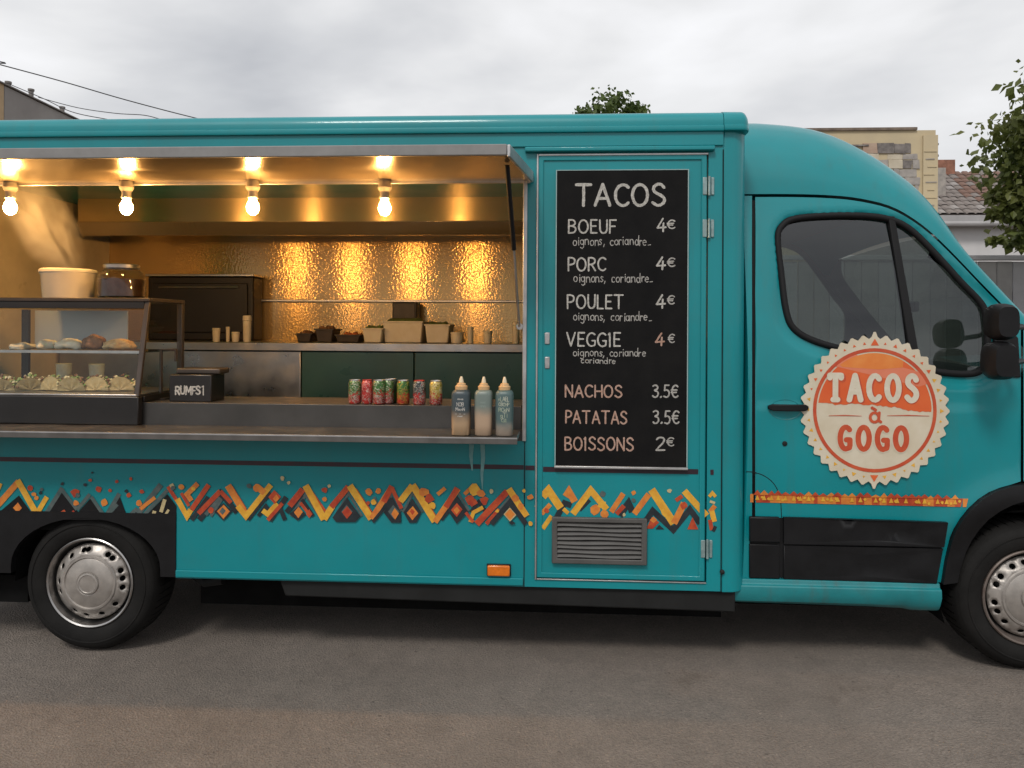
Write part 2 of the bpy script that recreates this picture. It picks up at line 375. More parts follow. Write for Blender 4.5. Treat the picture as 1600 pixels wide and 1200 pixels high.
# ================================================================== GROUND
def asphalt():
    m = mat('asphalt', (.125, .112, .102), rough=.85)
    t = m.node_tree; N = t.nodes; lk = t.links.new; p = N['Principled BSDF']
    co = N.new('ShaderNodeTexCoord')
    def noise(sc_, det=6, ro=.6):
        n = N.new('ShaderNodeTexNoise'); n.inputs['Scale'].default_value = sc_; n.inputs['Detail'].default_value = det; n.inputs['Roughness'].default_value = ro
        lk(co.outputs['Object'], n.inputs['Vector']); return n
    def ramp(a, b, ca, cb):
        r = N.new('ShaderNodeValToRGB'); r.color_ramp.elements[0].position = a; r.color_ramp.elements[1].position = b
        r.color_ramp.elements[0].color = (*ca, 1); r.color_ramp.elements[1].color = (*cb, 1); return r
    big = noise(.9, 5); r1 = ramp(.35, .68, (.165, .141, .122), (.208, .181, .159)); lk(big.outputs['Fac'], r1.inputs['Fac'])
    fine = noise(85, 5, .8); r2 = ramp(.32, .70, (.66, .66, .66), (1.34, 1.33, 1.31)); lk(fine.outputs['Fac'], r2.inputs['Fac'])
    mid = noise(9, 6, .65); r3 = ramp(.33, .7, (.88, .88, .88), (1.10, 1.09, 1.08)); lk(mid.outputs['Fac'], r3.inputs['Fac'])
    v = N.new('ShaderNodeTexVoronoi'); v.inputs['Scale'].default_value = 110; lk(co.outputs['Object'], v.inputs['Vector'])
    r4 = ramp(.0, .22, (1.5, 1.45, 1.4), (1, 1, 1)); lk(v.outputs['Distance'], r4.inputs['Fac'])
    cur = r1.outputs['Color']
    for r in (r2, r3, r4):
        x = N.new('ShaderNodeMix'); x.data_type = 'RGBA'; x.blend_type = 'MULTIPLY'; x.inputs['Factor'].default_value = 1 if r is not r4 else .8
        lk(cur, x.inputs['A']); lk(r.outputs['Color'], x.inputs['B']); cur = x.outputs['Result']
    st_n = noise(2.3, 8, .7); r5 = ramp(.60, .74, (1, 1, 1), (.62, .60, .58)); lk(st_n.outputs['Fac'], r5.inputs['Fac'])
    sp_n = noise(34, 2, .5); r6 = ramp(.70, .76, (1, 1, 1), (.5, .5, .5)); lk(sp_n.outputs['Fac'], r6.inputs['Fac'])
    gr_n = noise(48, 2, .5); r7 = ramp(.71, .77, (1, 1, 1), (1.7, 1.68, 1.6)); lk(gr_n.outputs['Fac'], r7.inputs['Fac'])
    for r in (r5, r6, r7):
        x = N.new('ShaderNodeMix'); x.data_type = 'RGBA'; x.blend_type = 'MULTIPLY'; x.inputs['Factor'].default_value = 1; lk(cur, x.inputs['A']); lk(r.outputs['Color'], x.inputs['B']); cur = x.outputs['Result']
    lk(cur, p.inputs['Base Color'])
    ad = N.new('ShaderNodeMath'); ad.operation = 'ADD'; lk(fine.outputs['Fac'], ad.inputs[0]); lk(v.outputs['Distance'], ad.inputs[1])
    b = N.new('ShaderNodeBump'); b.inputs['Strength'].default_value = .8; b.inputs['Distance'].default_value = .006
    lk(ad.outputs[0], b.inputs['Height']); lk(b.outputs['Normal'], p.inputs['Normal'])
    return m
g = MB(); S = 600
g.add([(-S, -S, -.0323 - S * .0081), (S, -S, -.0323 + S * .0081), (S, S, -.0323 + S * .0081), (-S, S, -.0323 - S * .0081)], [(0, 1, 2, 3)])
go = obj('ground', g, asphalt(), kind='structure', smooth=0)
def gz(x): return -.0323 + .0081 * x

# ================================================================== FOOD TRUCK
truck = thing('food_truck', 'turquoise taco food truck with open serving hatch and zigzag pattern', 'food truck', (0, 1.0, 0))
XR, XF, W = -3.5, .905, 2.1             # rear, front of the box, width
ZB, ZT = .346, 2.535
def rect(x0, x1, z0, z1): return [(x0, z0), (x1, z0), (x1, z1), (x0, z1)]
OPX0, OPX1, OPZ0, OPZ1 = -3.32, -.158, 1.048, 2.302
DX0, DX1, DZ0, DZ1 = -.098, .719, .383, 2.432
# near side wall with hatch and door openings, notched over the rear wheel
SW = [(XR, .645), (-1.872, .645), (-1.872, ZB), (.79, ZB), (.79, ZT), (XR, ZT)]
p = MB().sheet(SW, [rect(OPX0, OPX1, OPZ0, OPZ1), rect(DX0, DX1, DZ0, DZ1)], sp=0)
side = obj('side_wall', p, TEAL, truck, solid=-.035, smooth=0)
# solidify direction is normal dependent: build explicit reveals instead of trusting it
rv = MB()
for (x0, x1, z0, z1) in ((OPX0, OPX1, OPZ0, OPZ1),):
    rv.box(x1 - .004, x1 + .016, -.012, .05, z0, z1)
obj('hatch_jamb', rv, ALU, truck, bevel=.003)
# panel seams and skirt roll
t = MB(); t.box(-.151, -.147, -.003, .002, ZB, 1.045); obj('panel_seam', t, SEAL, truck)
t = MB(); t.box(.785, .789, -.004, .001, ZB, ZT - .09); obj('panel_seam', t, SEAL, truck)
t = MB(); t.prism([(-1.872, .352), (-.153, .352), (-.153, .388), (-1.872, .388)], -.010, -.001); obj('skirt_roll', t, TEAL, truck, bevel=.008, bseg=3)
# far wall, ends, floor, ceiling of the box
obj('far_wall', MB().box(XR, .86, W - .03, W, ZB, ZT), TEAL, truck)
obj('rear_wall', MB().box(XR, XR + .03, .036, W - .031, ZB, ZT - .02), TEAL, truck)
obj('front_wall', MB().box(.84, .87, .036, W - .031, ZB, ZT - .02), TEAL, truck)
obj('floor_panel', MB().box(XR + .031, .839, .037, W - .032, .56, .62), DARK, truck)
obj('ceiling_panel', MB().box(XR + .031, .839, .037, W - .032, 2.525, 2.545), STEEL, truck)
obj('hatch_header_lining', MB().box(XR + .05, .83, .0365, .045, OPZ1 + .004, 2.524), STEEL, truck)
# rounded front corner column
cr_ = []
for k in range(9):
    a = R(-90 + 90 * k / 8); cr_.append((.825 + .08 * math.cos(a), .08 + .08 * math.sin(a)))
ring = [(.791, .0)] + cr_ + [(.905, .5), (.791, .5)]
t = MB(); t.loft([[(x, y, z) for x, y in ring] for z in (.341, .347, ZT)]); obj('corner_column', t, TEAL, truck, bevel=.004)
ring2 = [(.905 - .08 + .08 * math.cos(R(90 - 90 * k / 8)), W - .08 + .08 * math.sin(R(90 - 90 * k / 8))) for k in range(9)] + [(.905, .502), (.872, .502), (.872, W)]
t = MB(); t.loft([[(x, y, z) for x, y in ring2] for z in (.346, ZT)]); obj('front_panel', t, TEAL, truck)
# roof: extruded cap with gutter lip, rounded down at the front
prof = [(-.004, 2.462), (-.010, 2.466), (-.010, 2.528), (-.024, 2.531), (-.027, 2.540), (-.024, 2.553), (-.016, 2.556), (-.017, 2.572), (-.010, 2.592), (.008, 2.607), (.045, 2.617), (.3, 2.628), (1.05, 2.645)]
prof = [(y, z if z < 2.54 else 2.54 + (z - 2.54) * 1.22) for y, z in prof]
prof = prof + [(W - y, z) for y, z in prof[::-1][1:]]
t = MB(); secs = []
for x, d in ((XR - .01, 0), (.785, 0)):
    secs.append([(x, y, z) for y, z in prof])
t.loft(secs); roof = obj('roof', t, TEAL, truck, smooth=30)
pc_ = [(y, z) for y, z in prof if z > 2.527]
t = MB(); secs = []
for k in range(9):
    a = R(90 * k / 8); x = .787 if k == 0 else .868 + .040 * math.sin(a); d = .030 * (1 - math.cos(a))
    q = [(x, y - .003 + (d * 1.3 if y < 1 else -d * 1.3) + (.006 if y > 1 else 0), 2.528 + (min(z, 2.648) + .002 - 2.528) * (1 - d * 14)) for y, z in pc_]
    secs.append(q)
t.loft(secs); obj('roof_corner', t, TEAL, truck, smooth=35)
t = MB(); t.box(-.155, .745, -.030, .0, 2.437, 2.460); obj('door_gutter', t, TEAL, truck, bevel=.006)

# ---- hatch awning, thin steel tray hinged above the hatch
HZ = 2.302
A = [(XR + .1, -.012), (-.128, -.012), (-.205, -.56), (XR + .1, -.56)]
t = MB(); t.hexa([(x, y, HZ) for x, y in A], [(x, y, HZ + .012) for x, y in A]); aw = obj('awning', t, STEELR, truck)
t = MB(); t.box(XR + .1, -.205, -.578, -.5605, HZ - .004, HZ + .042); obj('awning_lip', t, GREYMET, aw, bevel=.004)
t = MB(); P0, P1 = Vector((-.205, -.575)), Vector((-.126, -.012)); nn = Vector((P1.y - P0.y, -(P1.x - P0.x))).normalized() * .014
q = [P0, P0 + nn, P1 + nn, P1]
t.hexa([(v.x, v.y, HZ - .010) for v in q], [(v.x, v.y, HZ + .040) for v in q]); obj('awning_side_flange', t, ALU, aw, bevel=.003)
t = MB(); t.box(XR + .1, -.128, -.011, .003, HZ - .012, HZ + .02); obj('awning_hinge', t, ALU, aw, bevel=.002)
t = MB(); t.tube([(-.215, -.40, HZ - .01), (-.195, -.20, 1.95)], .011, 10); st_ = obj('gas_strut', t, SEAL, truck)
t = MB(); t.tube([(-.195, -.20, 1.95), (-.178, -.012, 1.60)], .006, 8); obj('strut_rod', t, STEELD, st_)
t = MB(); t.lathe([(.016, -.004), (.016, .006)], (-.176, -.008, 1.60), 'y', 12); obj('strut_mount', t, STEELD, st_)

# ---- service shelf and inner counter
t = MB(); t.box(XR + .15, -.172, -.255, -.002, 1.082, 1.10); sh = obj('service_shelf', t, DULLSH, truck, bevel=.004)
obj('shelf_lip', MB().box(XR + .15, -.172, -.2595, -.2585, 1.094, 1.0995), ALU, sh)
t = MB(); t.box(XR + .15, -.172, -.258, -.2555, 1.070, 1.1005); obj('shelf_edge', t, DULLSH, sh, bevel=.001)
t = MB()
for x in (-3.2, -2.45, -1.7, -.95, -.3): t.add([(x - .006, -.001, 1.08), (x - .006, -.16, 1.08), (x - .006, -.001, 1.05), (x + .006, -.001, 1.08), (x + .006, -.16, 1.08), (x + .006, -.001, 1.05)], [(0, 1, 2), (3, 5, 4), (0, 3, 4, 1), (1, 4, 5, 2), (0, 2, 5, 3)])
obj('shelf_bracket', MB().add(t.v[:6], [(0, 1, 2), (3, 5, 4), (0, 3, 4, 1), (1, 4, 5, 2), (0, 2, 5, 3)]), TEALD, sh)
for i in range(1, 5): obj('shelf_bracket', MB().add(t.v[6 * i:6 * i + 6], [(0, 1, 2), (3, 5, 4), (0, 3, 4, 1), (1, 4, 5, 2), (0, 2, 5, 3)]), TEALD, sh)
t = MB(); t.box(OPX0 + .01, -.50, .036, .42, 1.192, 1.21); t.box(OPX0 + .01, -.50, .030, .0355, 1.10, 1.212)
obj('inner_counter', MB().box(OPX0 + .01, -.168, .038, .42, 1.190, 1.208), DULLSH, truck, bevel=.003)
obj('counter_riser', MB().box(OPX0 + .01, -.168, .028, .037, 1.046, 1.210), RISER, truck, bevel=.002)
obj('hatch_sill', MB().box(OPX0, OPX1 - .005, -.0015, .027, 1.048, 1.0995), RISER, truck)

# ---- kitchen inside
def backsplash_mat():
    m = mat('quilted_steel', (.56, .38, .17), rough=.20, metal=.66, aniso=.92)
    t = m.node_tree; N = t.nodes; lk = t.links.new; pb = N['Principled BSDF']
    co = N.new('ShaderNodeTexCoord'); v = N.new('ShaderNodeTexVoronoi'); v.inputs['Scale'].default_value = 75; v.feature = 'SMOOTH_F1'
    wv = N.new('ShaderNodeTexNoise'); wv.inputs['Scale'].default_value = 3.2
    mpn = N.new('ShaderNodeMapping'); mpn.inputs['Rotation'].default_value = (0, R(45), 0)
    lk(co.outputs['Object'], mpn.inputs['Vector']); lk(mpn.outputs['Vector'], v.inputs['Vector']); lk(co.outputs['Object'], wv.inputs['Vector'])
    mu = N.new('ShaderNodeMath'); mu.operation = 'MULTIPLY_ADD'; mu.inputs[1].default_value = .35
    lk(wv.outputs['Fac'], mu.inputs[0]); lk(v.outputs['Distance'], mu.inputs[2])
    b = N.new('ShaderNodeBump'); b.inputs['Strength'].default_value = .20; b.inputs['Distance'].default_value = .004
    lk(mu.outputs[0], b.inputs['Height']); lk(b.outputs['Normal'], pb.inputs['Normal'])
    return m
QUILT = backsplash_mat()
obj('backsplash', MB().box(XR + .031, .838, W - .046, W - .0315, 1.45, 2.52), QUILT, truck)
zs = at(600, 470, W - .05)[1]
obj('backsplash_rail', MB().box(-2.45, .83, W - .085, W - .047, zs - .010, zs + .006), STEELD, truck, bevel=.003)
obj('rear_lining', MB().box(XR + .0305, XR + .045, .30, W - .047, .63, 2.52), mat('pale_lining', (.68, .57, .40), rough=.4, var=.15, vscale=2.5, rvar=.15), truck)
hx0 = at(124, 340, 1.42)[0]
hzb = at(500, 347, 1.42)[1]; hzl = at(500, 369, 1.50)[1]
t = MB(); t.hexa([(hx0, 1.40, hzb), (hx0, 1.40, 2.522), (hx0, W - .05, 2.522), (hx0, W - .05, hzb)], [(.83, 1.40, hzb), (.83, 1.40, 2.522), (.83, W - .05, 2.522), (.83, W - .05, hzb)])
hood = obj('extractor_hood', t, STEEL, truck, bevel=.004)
t = MB(); t.hexa([(hx0, 1.385, hzb), (hx0, 1.44, hzl), (hx0, 1.48, hzl), (hx0, 1.48, hzb - .001)], [(.83, 1.385, hzb), (.83, 1.44, hzl), (.83, 1.48, hzl), (.83, 1.48, hzb - .001)]); obj('hood_lip', t, STEELR, hood, bevel=.003)
rcz = at(540, 536, 1.38)[1]; rcb = at(540, 549, 1.38)[1]
rc = obj('rear_counter', MB().box(-3.42, .83, 1.38, W - .048, rcb, rcz), STEELD, truck, bevel=.004)
xs_ = [-3.42, -2.55, -1.72, -.95, -.2, .83]
for i in range(5):
    x0, x1 = xs_[i] + .004, xs_[i + 1] - .004
    d = obj('cabinet_door', MB().box(x0, x1, 1.40, 1.43, .63, rcb - .004), CABINET if i > 1 else STEELD, rc, bevel=.004)
    # the two panels towards the rear are plain dull steel
# ---- rear door (with the chalkboard) in the box side
t = MB(); t.box(DX0 + .006, DX1 - .006, .002, .030, DZ0 + .006, DZ1 - .006); door = obj('service_door', t, TEAL, truck, bevel=.004)
t = MB()
fr_o = rect(DX0 + .010, DX1 - .010, DZ0 + .010, DZ1 - .010); fr_i = rect(DX0 + .034, DX1 - .034, DZ0 + .034, DZ1 - .034)
def frame_mesh(o_, i_, y0, y1):
    t = MB(); V = [(x, y0, z) for x, z in o_] + [(x, y0, z) for x, z in i_] + [(x, y1, z) for x, z in o_] + [(x, y1, z) for x, z in i_]
    F = []
    for k in range(4):
        j = (k + 1) % 4; F += [(k, j, 4 + j, 4 + k), (8 + k, 12 + k, 12 + j, 8 + j), (k, 8 + k, 8 + j, j), (4 + k, 4 + j, 12 + j, 12 + k)]
    return t.add(V, F)
obj('door_rim', frame_mesh(fr_o, fr_i, -.006, .0018), TEAL, door, bevel=.005, bseg=3)
t = MB(); t.box(DX0 + .0005, DX0 + .009, -.009, .004, DZ0, DZ1 - .002); obj('door_edge_trim', t, ALU, door, bevel=.002)
t = MB(); t.box(DX0 + .010, DX1 - .002, -.009, .004, DZ1 - .012, DZ1 - .002); obj('door_edge_trim', t, ALU, door, bevel=.002)
t = MB(); t.box(DX0 + .010, DX1 - .002, -.007, .004, DZ0, DZ0 + .005); obj('door_edge_trim', t, ALU, door, bevel=.001)
for py0, py1 in ((276, 306), (342, 372), (842, 872)):
    z0 = at(1104, py1)[1]; z1 = at(1104, py0)[1]
    h = MB(); h.tube([(DX1 + .002, -.010, z0), (DX1 + .002, -.010, z1)], .006, 10)
    hg = obj('hinge', h, mat('hinge_zinc', (.26, .36, .36), rough=.45, metal=.4, var=.25, vscale=25), door)
    h = MB(); h.box(DX1 - .028, DX1 - .008, -.010, -.0065, z0 + .004, z1 - .004); obj('hinge_leaf', h, mat('hinge_zinc', (.26, .36, .36), rough=.45, metal=.4, var=.25, vscale=25), hg, bevel=.002)
    h = MB(); h.box(DX1 + .012, DX1 + .026, -.007, -.001, z0 + .004, z1 - .004); obj('hinge_leaf', h, mat('hinge_zinc', (.26, .36, .36), rough=.45, metal=.4, var=.25, vscale=25), hg, bevel=.002)
# pale plates beside the board, put in as reflections on the door
for py in (528, 566):
    x, z = at(855, py); t = MB(); t.box(x - .012, x + .012, -.004, .0019, z - .030, z + .026); obj('reflection_plate', t, ALU, door, bevel=.006)
x, z = at(1128, 893); t = MB(); t.lathe([(.011, 0), (.011, -.01), (.006, -.014)], (x, -.001, z), 'y', 12); obj('lock_button', t, CHASSIS, truck)
# vent grille, each slat a piece
vx0, vx1, vz0, vz1 = -.016, .436, .467, .688
vent = obj('vent_frame', frame_mesh(rect(vx0, vx1, vz0, vz1), rect(vx0 + .026, vx1 - .026, vz0 + .024, vz1 - .022), -.022, .0015), mat('vent_grey', (.085, .082, .078), rough=.5, var=.15, vscale=10), door, bevel=.004)
obj('vent_back', MB().box(vx0 + .026, vx1 - .026, -.001, .0012, vz0 + .024, vz1 - .022), SLOT, vent)
ns = 8
for i in range(ns):
    zc = vz0 + .030 + (vz1 - vz0 - .052) * (i + .4) / ns; j = random.uniform(-.0015, .0015)
    t = MB(); a = (vx0 + .0255); b = (vx1 - .0255)
    n = 8; Q = []
    for k in range(n + 1):
        x = a + (b - a) * k / n; dz = .0018 * math.sin(k * .9 + i) + j
        Q.append([(x, -.017, zc - .009 + dz), (x, -.019, zc - .007 + dz), (x, -.004, zc + .0085 + dz), (x, -.002, zc + .006 + dz)])
    t.loft(Q); obj('slat', t, MATS['vent_grey'], vent)
# amber side marker
x0, z0 = at(762, 898); x1, z1 = at(797, 882)
t = MB(); t.box(x0, x1, -.024, -.0105, z0, z1); ml = obj('side_marker', t, AMBER, truck, bevel=.009, bseg=3)
t = MB(); t.box(x0 - .004, x1 + .004, -.0104, -.001, z0 - .004, z1 + .004); obj('marker_base', t, BLACKP, ml, bevel=.004)
# maroon coachline
obj('coachline', MB().box(XR, -.153, -.0022, -.0006, .910, .932), MAROON, truck)
obj('coachline', MB().box(-.145, -.101, -.0022, -.0006, .908, .930), MAROON, truck)
obj('coachline', MB().box(-.060, .678, -.0001, .0014, .901, .925), MAROON, door)
obj('coachline', MB().box(.735, .750, -.0022, -.0006, .900, .924), MAROON, truck)

# ---- black wheel surround at the rear and its jagged painted top
def arch(cx, cz, rx, rz, n=18, a0=180, a1=0): return [(cx + rx * math.cos(R(a0 + (a1 - a0) * k / n)), cz + rz * math.sin(R(a0 + (a1 - a0) * k / n))) for k in range(n + 1)]
ar = arch(WR[0], .39, .385, .245, 20)
P = [(XR, .352), (ar[0][0], .352)] + ar + [(ar[-1][0], .352), (-1.8725, .352), (-1.8725, .664), (XR, .664)]
t = MB(); t.sheet(P, sp=0); V = t.v[:]; 
t2 = MB(); n = len(P); t2.sheet(P, fy=lambda x, z: -.006, sp=0); t2.sheet(P, fy=lambda x, z: .03, sp=0)
t2.add([(x, -.006, z) for x, z in P] + [(x, .03, z) for x, z in P], [(i, (i + 1) % n, n + (i + 1) % n, n + i) for i in range(n)])
obj('wheel_arch_panel', t2, BLACKP, truck, smooth=30)
t = MB(); Q = arch(WR[0], .39, .387, .247, 20); t.loft([[(x, .03, z), (x, .75, z)] for x, z in [(Q[0][0], .3)] + Q + [(Q[-1][0], .3)]], closed=False); obj('wheel_well', t, DARK, truck)

# ---- zigzag print, flat decals read off the photograph
class Print:
    def __init__(s, fy=None): s.mb = MB(); s.fy = fy; s.k = 0
    def pt(s, p): return at(*p) if s.fy is None else atc(*p)
    def lim(s, P, wpx, m):
        s.k += 1; s.mb.ribbon([s.pt(p) for p in P], wpx * .00308, -.0024 - s.k * .00005, m, fy=s.fy, cap=False)
    def poly(s, P, m):
        s.k += 1; s.mb.flat([s.pt(p) for p in P], -.0024 - s.k * .00005, m, fy=s.fy)
    def dia(s, x, y, r, m, ry=None):
        ry = ry or r * 1.15; s.poly([(x - r, y + random.uniform(-1, 1)), (x + random.uniform(-1, 1), y - ry), (x + r, y + random.uniform(-1, 1)), (x, y + ry)], m)
    def dot(s, x, y, r, m):
        s.poly([(x + r * random.uniform(.7, 1.15) * math.cos(k * .785 + .3), y + r * random.uniform(.7, 1.15) * math.sin(k * .785 + .3)) for k in range(8)], m)
pr = Print()
# over the wheel: black mountains
for P in ([(-15, 812), (30, 774), (58, 812)], [(66, 812), (97, 769), (120, 796), (132, 812)], [(112, 812), (142, 778), (166, 812)], [(158, 812), (187, 774), (201, 812)], [(203, 812), (213, 799), (222, 812)], [(222, 812), (262, 772), (276, 790), (276, 812)]): pr.poly(P, BLACKP)
pr.lim([(70, 806), (98, 762)], 7, ZG); pr.lim([(98, 766), (121, 796)], 6, ZG); pr.lim([(121, 796), (141, 772)], 6, ZG); pr.lim([(143, 776), (165, 808)], 6, ZG); pr.lim([(165, 808), (187, 771)], 7, ZG)
pr.lim([(168, 806), (184, 788)], 5, ZG); pr.lim([(202, 806), (213, 796), (224, 806), (262, 766)], 6, ZG); pr.lim([(218, 800), (252, 757)], 9, ZG); pr.lim([(252, 800), (258, 780)], 6, ZC); pr.lim([(240, 806), (242, 798)], 6, ZC); pr.lim([(258, 806), (264, 796)], 4, ZC)
pr.dia(135, 803, 4, ZC, 3); pr.dia(103, 802, 5, ZC, 3); pr.dot(100, 800, 4, ZR); pr.dot(115, 800, 3, ZR)
pr.lim([(-8, 795), (30, 752)], 10, ZO); pr.lim([(28, 750), (58, 803)], 10, ZY); pr.lim([(58, 803), (74, 776)], 8, ZY); pr.dia(28, 793, 7, ZO); pr.lim([(2, 755), (-4, 770)], 6, ZY)
for x, y, r, m in ((48, 763, 5, ZR), (54, 772, 4, ZO), (58, 778, 4, ZO), (64, 770, 3, ZD), (66, 764, 3, ZG), (98, 756, 3, ZD), (118, 770, 7, ZR), (122, 774, 4, ZG), (120, 786, 5, ZO), (155, 764, 5, ZR), (163, 785, 6, ZO), (134, 757, 3, ZD), (173, 766, 3, ZR), (198, 767, 3, ZD), (218, 786, 5, ZO), (222, 768, 4, ZR), (202, 773, 4, ZR), (142, 750, 3, ZR), (183, 752, 3, ZR), (145, 738, 2, ZD), (205, 748, 3, ZR)): pr.dot(x, y, r, m)
pr.lim([(220, 795), (243, 777)], 6, ZO); pr.lim([(263, 760), (278, 783)], 6, ZR); pr.lim([(268, 756), (272, 764)], 7, ZC)
# side wall
for P, wd, m in (([(524, 806), (545, 771), (566, 806)], 4, ZG), ([(600, 800), (614, 770), (628, 798)], 4, ZG), ([(630, 800), (645, 770), (661, 800)], 4, ZG), ([(697, 798), (715, 768), (733, 798)], 4, ZG), ([(770, 808), (797, 777), (820, 810)], 4, ZG), ([(455, 806), (478, 773), (503, 810)], 5, ZG), ([(388, 812), (412, 782), (424, 770)], 6, ZD), ([(330, 806), (348, 778)], 5, ZG), ([(300, 812), (326, 776)], 7, ZD), ([(284, 770), (296, 790)], 5, ZR), ([(362, 760), (384, 795)], 5, ZR), ([(404, 806), (416, 790), (428, 806)], 6, ZD), ([(486, 766), (510, 800)], 4, ZR), ([(556, 764), (582, 802)], 4, ZR), ([(652, 764), (680, 806)], 5, ZR), ([(690, 812), (706, 792)], 5, ZD), ([(736, 800), (748, 784), (760, 800)], 6, ZD), ([(585, 776), (590, 790)], 5, ZG), ([(726, 772), (736, 762)], 6, ZO)): pr.lim(P, wd, m)
D_, Y_, O_, R_, G_, C_ = ZD, ZY, ZO, ZR, ZG, ZC
for P, wd, m in (([(312, 812), (345, 770), (371, 800)], 9, D_), ([(322, 804), (345, 777)], 6, G_), ([(422, 813), (448, 776)], 8, D_), ([(436, 788), (446, 812)], 7, D_), ([(448, 800), (472, 772)], 8, D_), ([(472, 780), (490, 806)], 6, D_), ([(278, 779), (293, 806), (299, 796)], 9, Y_), ([(310, 755), (293, 772), (300, 782)], 8, O_), ([(327, 757), (300, 796)], 8, R_), ([(345, 767), (311, 802)], 8, R_), ([(345, 767), (362, 785)], 7, R_), ([(357, 758), (385, 804)], 11, O_), ([(372, 790), (385, 806), (424, 757)], 9, Y_), ([(405, 762), (414, 770)], 10, O_), ([(411, 797), (419, 803), (434, 786)], 8, Y_), ([(419, 812), (442, 786)], 6, R_), ([(453, 790), (474, 764)], 10, R_), ([(478, 758), (507, 811)], 11, Y_), ([(507, 811), (520, 790)], 10, Y_), ([(518, 792), (545, 760)], 9, R_), ([(470, 785), (484, 803)], 5, R_)): pr.lim(P, wd, m)
for x, y, r, m in ((285, 760, 5, O_), (271, 762, 4, G_), (303, 763, 4, Y_), (331, 797, 5, R_), (390, 759, 4, G_), (403, 762, 7, O_), (452, 754, 3, C_), (442, 747, 4, C_), (508, 765, 5, R_), (508, 779, 4, O_), (515, 759, 3, C_)): pr.dot(x, y, r, m)
pr.dia(350, 799, 14, D_, 14); pr.dia(350, 799, 10, O_, 11); pr.dia(349, 798, 5, G_, 6); pr.dia(430, 776, 10, R_, 11); pr.dia(432, 778, 5, O_, 6); pr.dia(466, 802, 13, D_, 11); pr.dia(467, 800, 7, O_, 9); pr.dia(484, 802, 5, R_, 7)
for P in ([(543, 777), (564, 806), (556, 815), (526, 815), (520, 808)], [(614, 776), (627, 800), (627, 816), (612, 816), (600, 800)], [(645, 778), (659, 800), (651, 816), (640, 816), (631, 800)], [(715, 774), (732, 799), (714, 818), (698, 794)]): pr.poly(P, D_)
for P, wd, m in (([(547, 758), (581, 810)], 11, Y_), ([(581, 810), (613, 760)], 9, O_), ([(600, 784), (613, 759)], 9, R_), ([(583, 815), (613, 778)], 5, D_), ([(613, 762), (628, 794)], 6, R_), ([(626, 783), (645, 758)], 10, Y_), ([(645, 757), (680, 814)], 11, Y_), ([(680, 815), (716, 763)], 9, O_), ([(697, 792), (715, 762)], 9, R_), ([(684, 772), (696, 762)], 6, O_), ([(735, 815), (740, 800), (755, 792)], 6, Y_), ([(735, 788), (745, 782)], 8, R_), ([(745, 818), (793, 767)], 10, R_), ([(760, 818), (780, 795)], 6, R_), ([(795, 763), (823, 806)], 10, Y_), ([(768, 818), (797, 784), (822, 818)], 8, D_), ([(728, 800), (740, 815)], 5, R_)): pr.lim(P, wd, m)
for x, y, r, m in ((577, 768, 6, O_), (592, 766, 5, O_), (584, 784, 5, Y_), (576, 785, 3, R_), (663, 768, 8, O_), (671, 778, 8, R_), (676, 789, 6, Y_), (742, 765, 10, Y_), (752, 770, 7, O_), (735, 780, 8, R_), (757, 781, 7, R_), (768, 767, 4, C_), (777, 798, 3, Y_), (819, 766, 3, Y_), (829, 776, 5, O_), (829, 817, 4, Y_), (805, 778, 6, O_), (814, 790, 5, O_)): pr.dot(x, y, r, m)
pr.dia(543, 799, 9, G_, 11); pr.dia(543, 800, 8, R_, 10); pr.dia(616, 799, 9, G_, 11); pr.dia(618, 802, 6, O_, 9); pr.dia(645, 801, 9, O_, 11); pr.dia(645, 799, 4, R_, 5); pr.dia(714, 796, 9, R_, 11); pr.dia(714, 797, 5, O_, 6); pr.dia(797, 803, 10, C_, 11); pr.dia(797, 803, 8, O_, 9); pr.dia(800, 816, 6, D_, 3)
obj('zigzag_pattern_print', pr.mb, None, side, smooth=0)
pd = Print()
for P, wd, m in (([(868, 812), (882, 786), (893, 790)], 9, D_), ([(905, 797), (921, 781)], 7, D_), ([(968, 806), (982, 786), (988, 800)], 11, D_), ([(1006, 818), (1020, 798), (1052, 828), (1078, 796), (1094, 818)], 9, D_), ([(848, 776), (857, 766), (876, 794)], 12, Y_), ([(860, 788), (846, 803)], 7, O_), ([(848, 826), (862, 806)], 7, Y_), ([(884, 776), (889, 768), (898, 784)], 11, O_), ([(880, 795), (888, 802)], 6, Y_), ([(895, 803), (923, 766), (948, 796)], 10, Y_), ([(955, 800), (974, 771)], 8, O_), ([(991, 803), (1014, 772)], 9, O_), ([(1018, 765), (1053, 818)], 12, Y_), ([(1053, 818), (1069, 786)], 10, O_), ([(1056, 782), (1066, 775)], 6, R_), ([(1069, 767), (1104, 806)], 10, Y_), ([(963, 803), (975, 790)], 7, R_)): pd.lim(P, wd, m)
for x, y, r, m in ((930, 796, 9, O_), (940, 788, 7, Y_), (945, 803, 7, O_), (990, 770, 4, O_), (990, 782, 4, G_), (1046, 767, 4, C_), (1040, 800, 7, Y_), (1068, 790, 6, R_), (942, 772, 5, G_), (854, 798, 4, R_), (1034, 790, 5, Y_), (1084, 786, 4, Y_), (975, 804, 3, C_), (840, 790, 5, C_)): pd.dot(x, y, r, m)
pd.poly([(1010, 826), (1018, 808), (1030, 816), (1020, 826)], R_); pd.dia(1021, 812, 6, O_, 5); pd.poly([(1074, 827), (1082, 808), (1091, 827)], R_); pd.poly([(1024, 827), (1030, 820), (1038, 827)], D_)
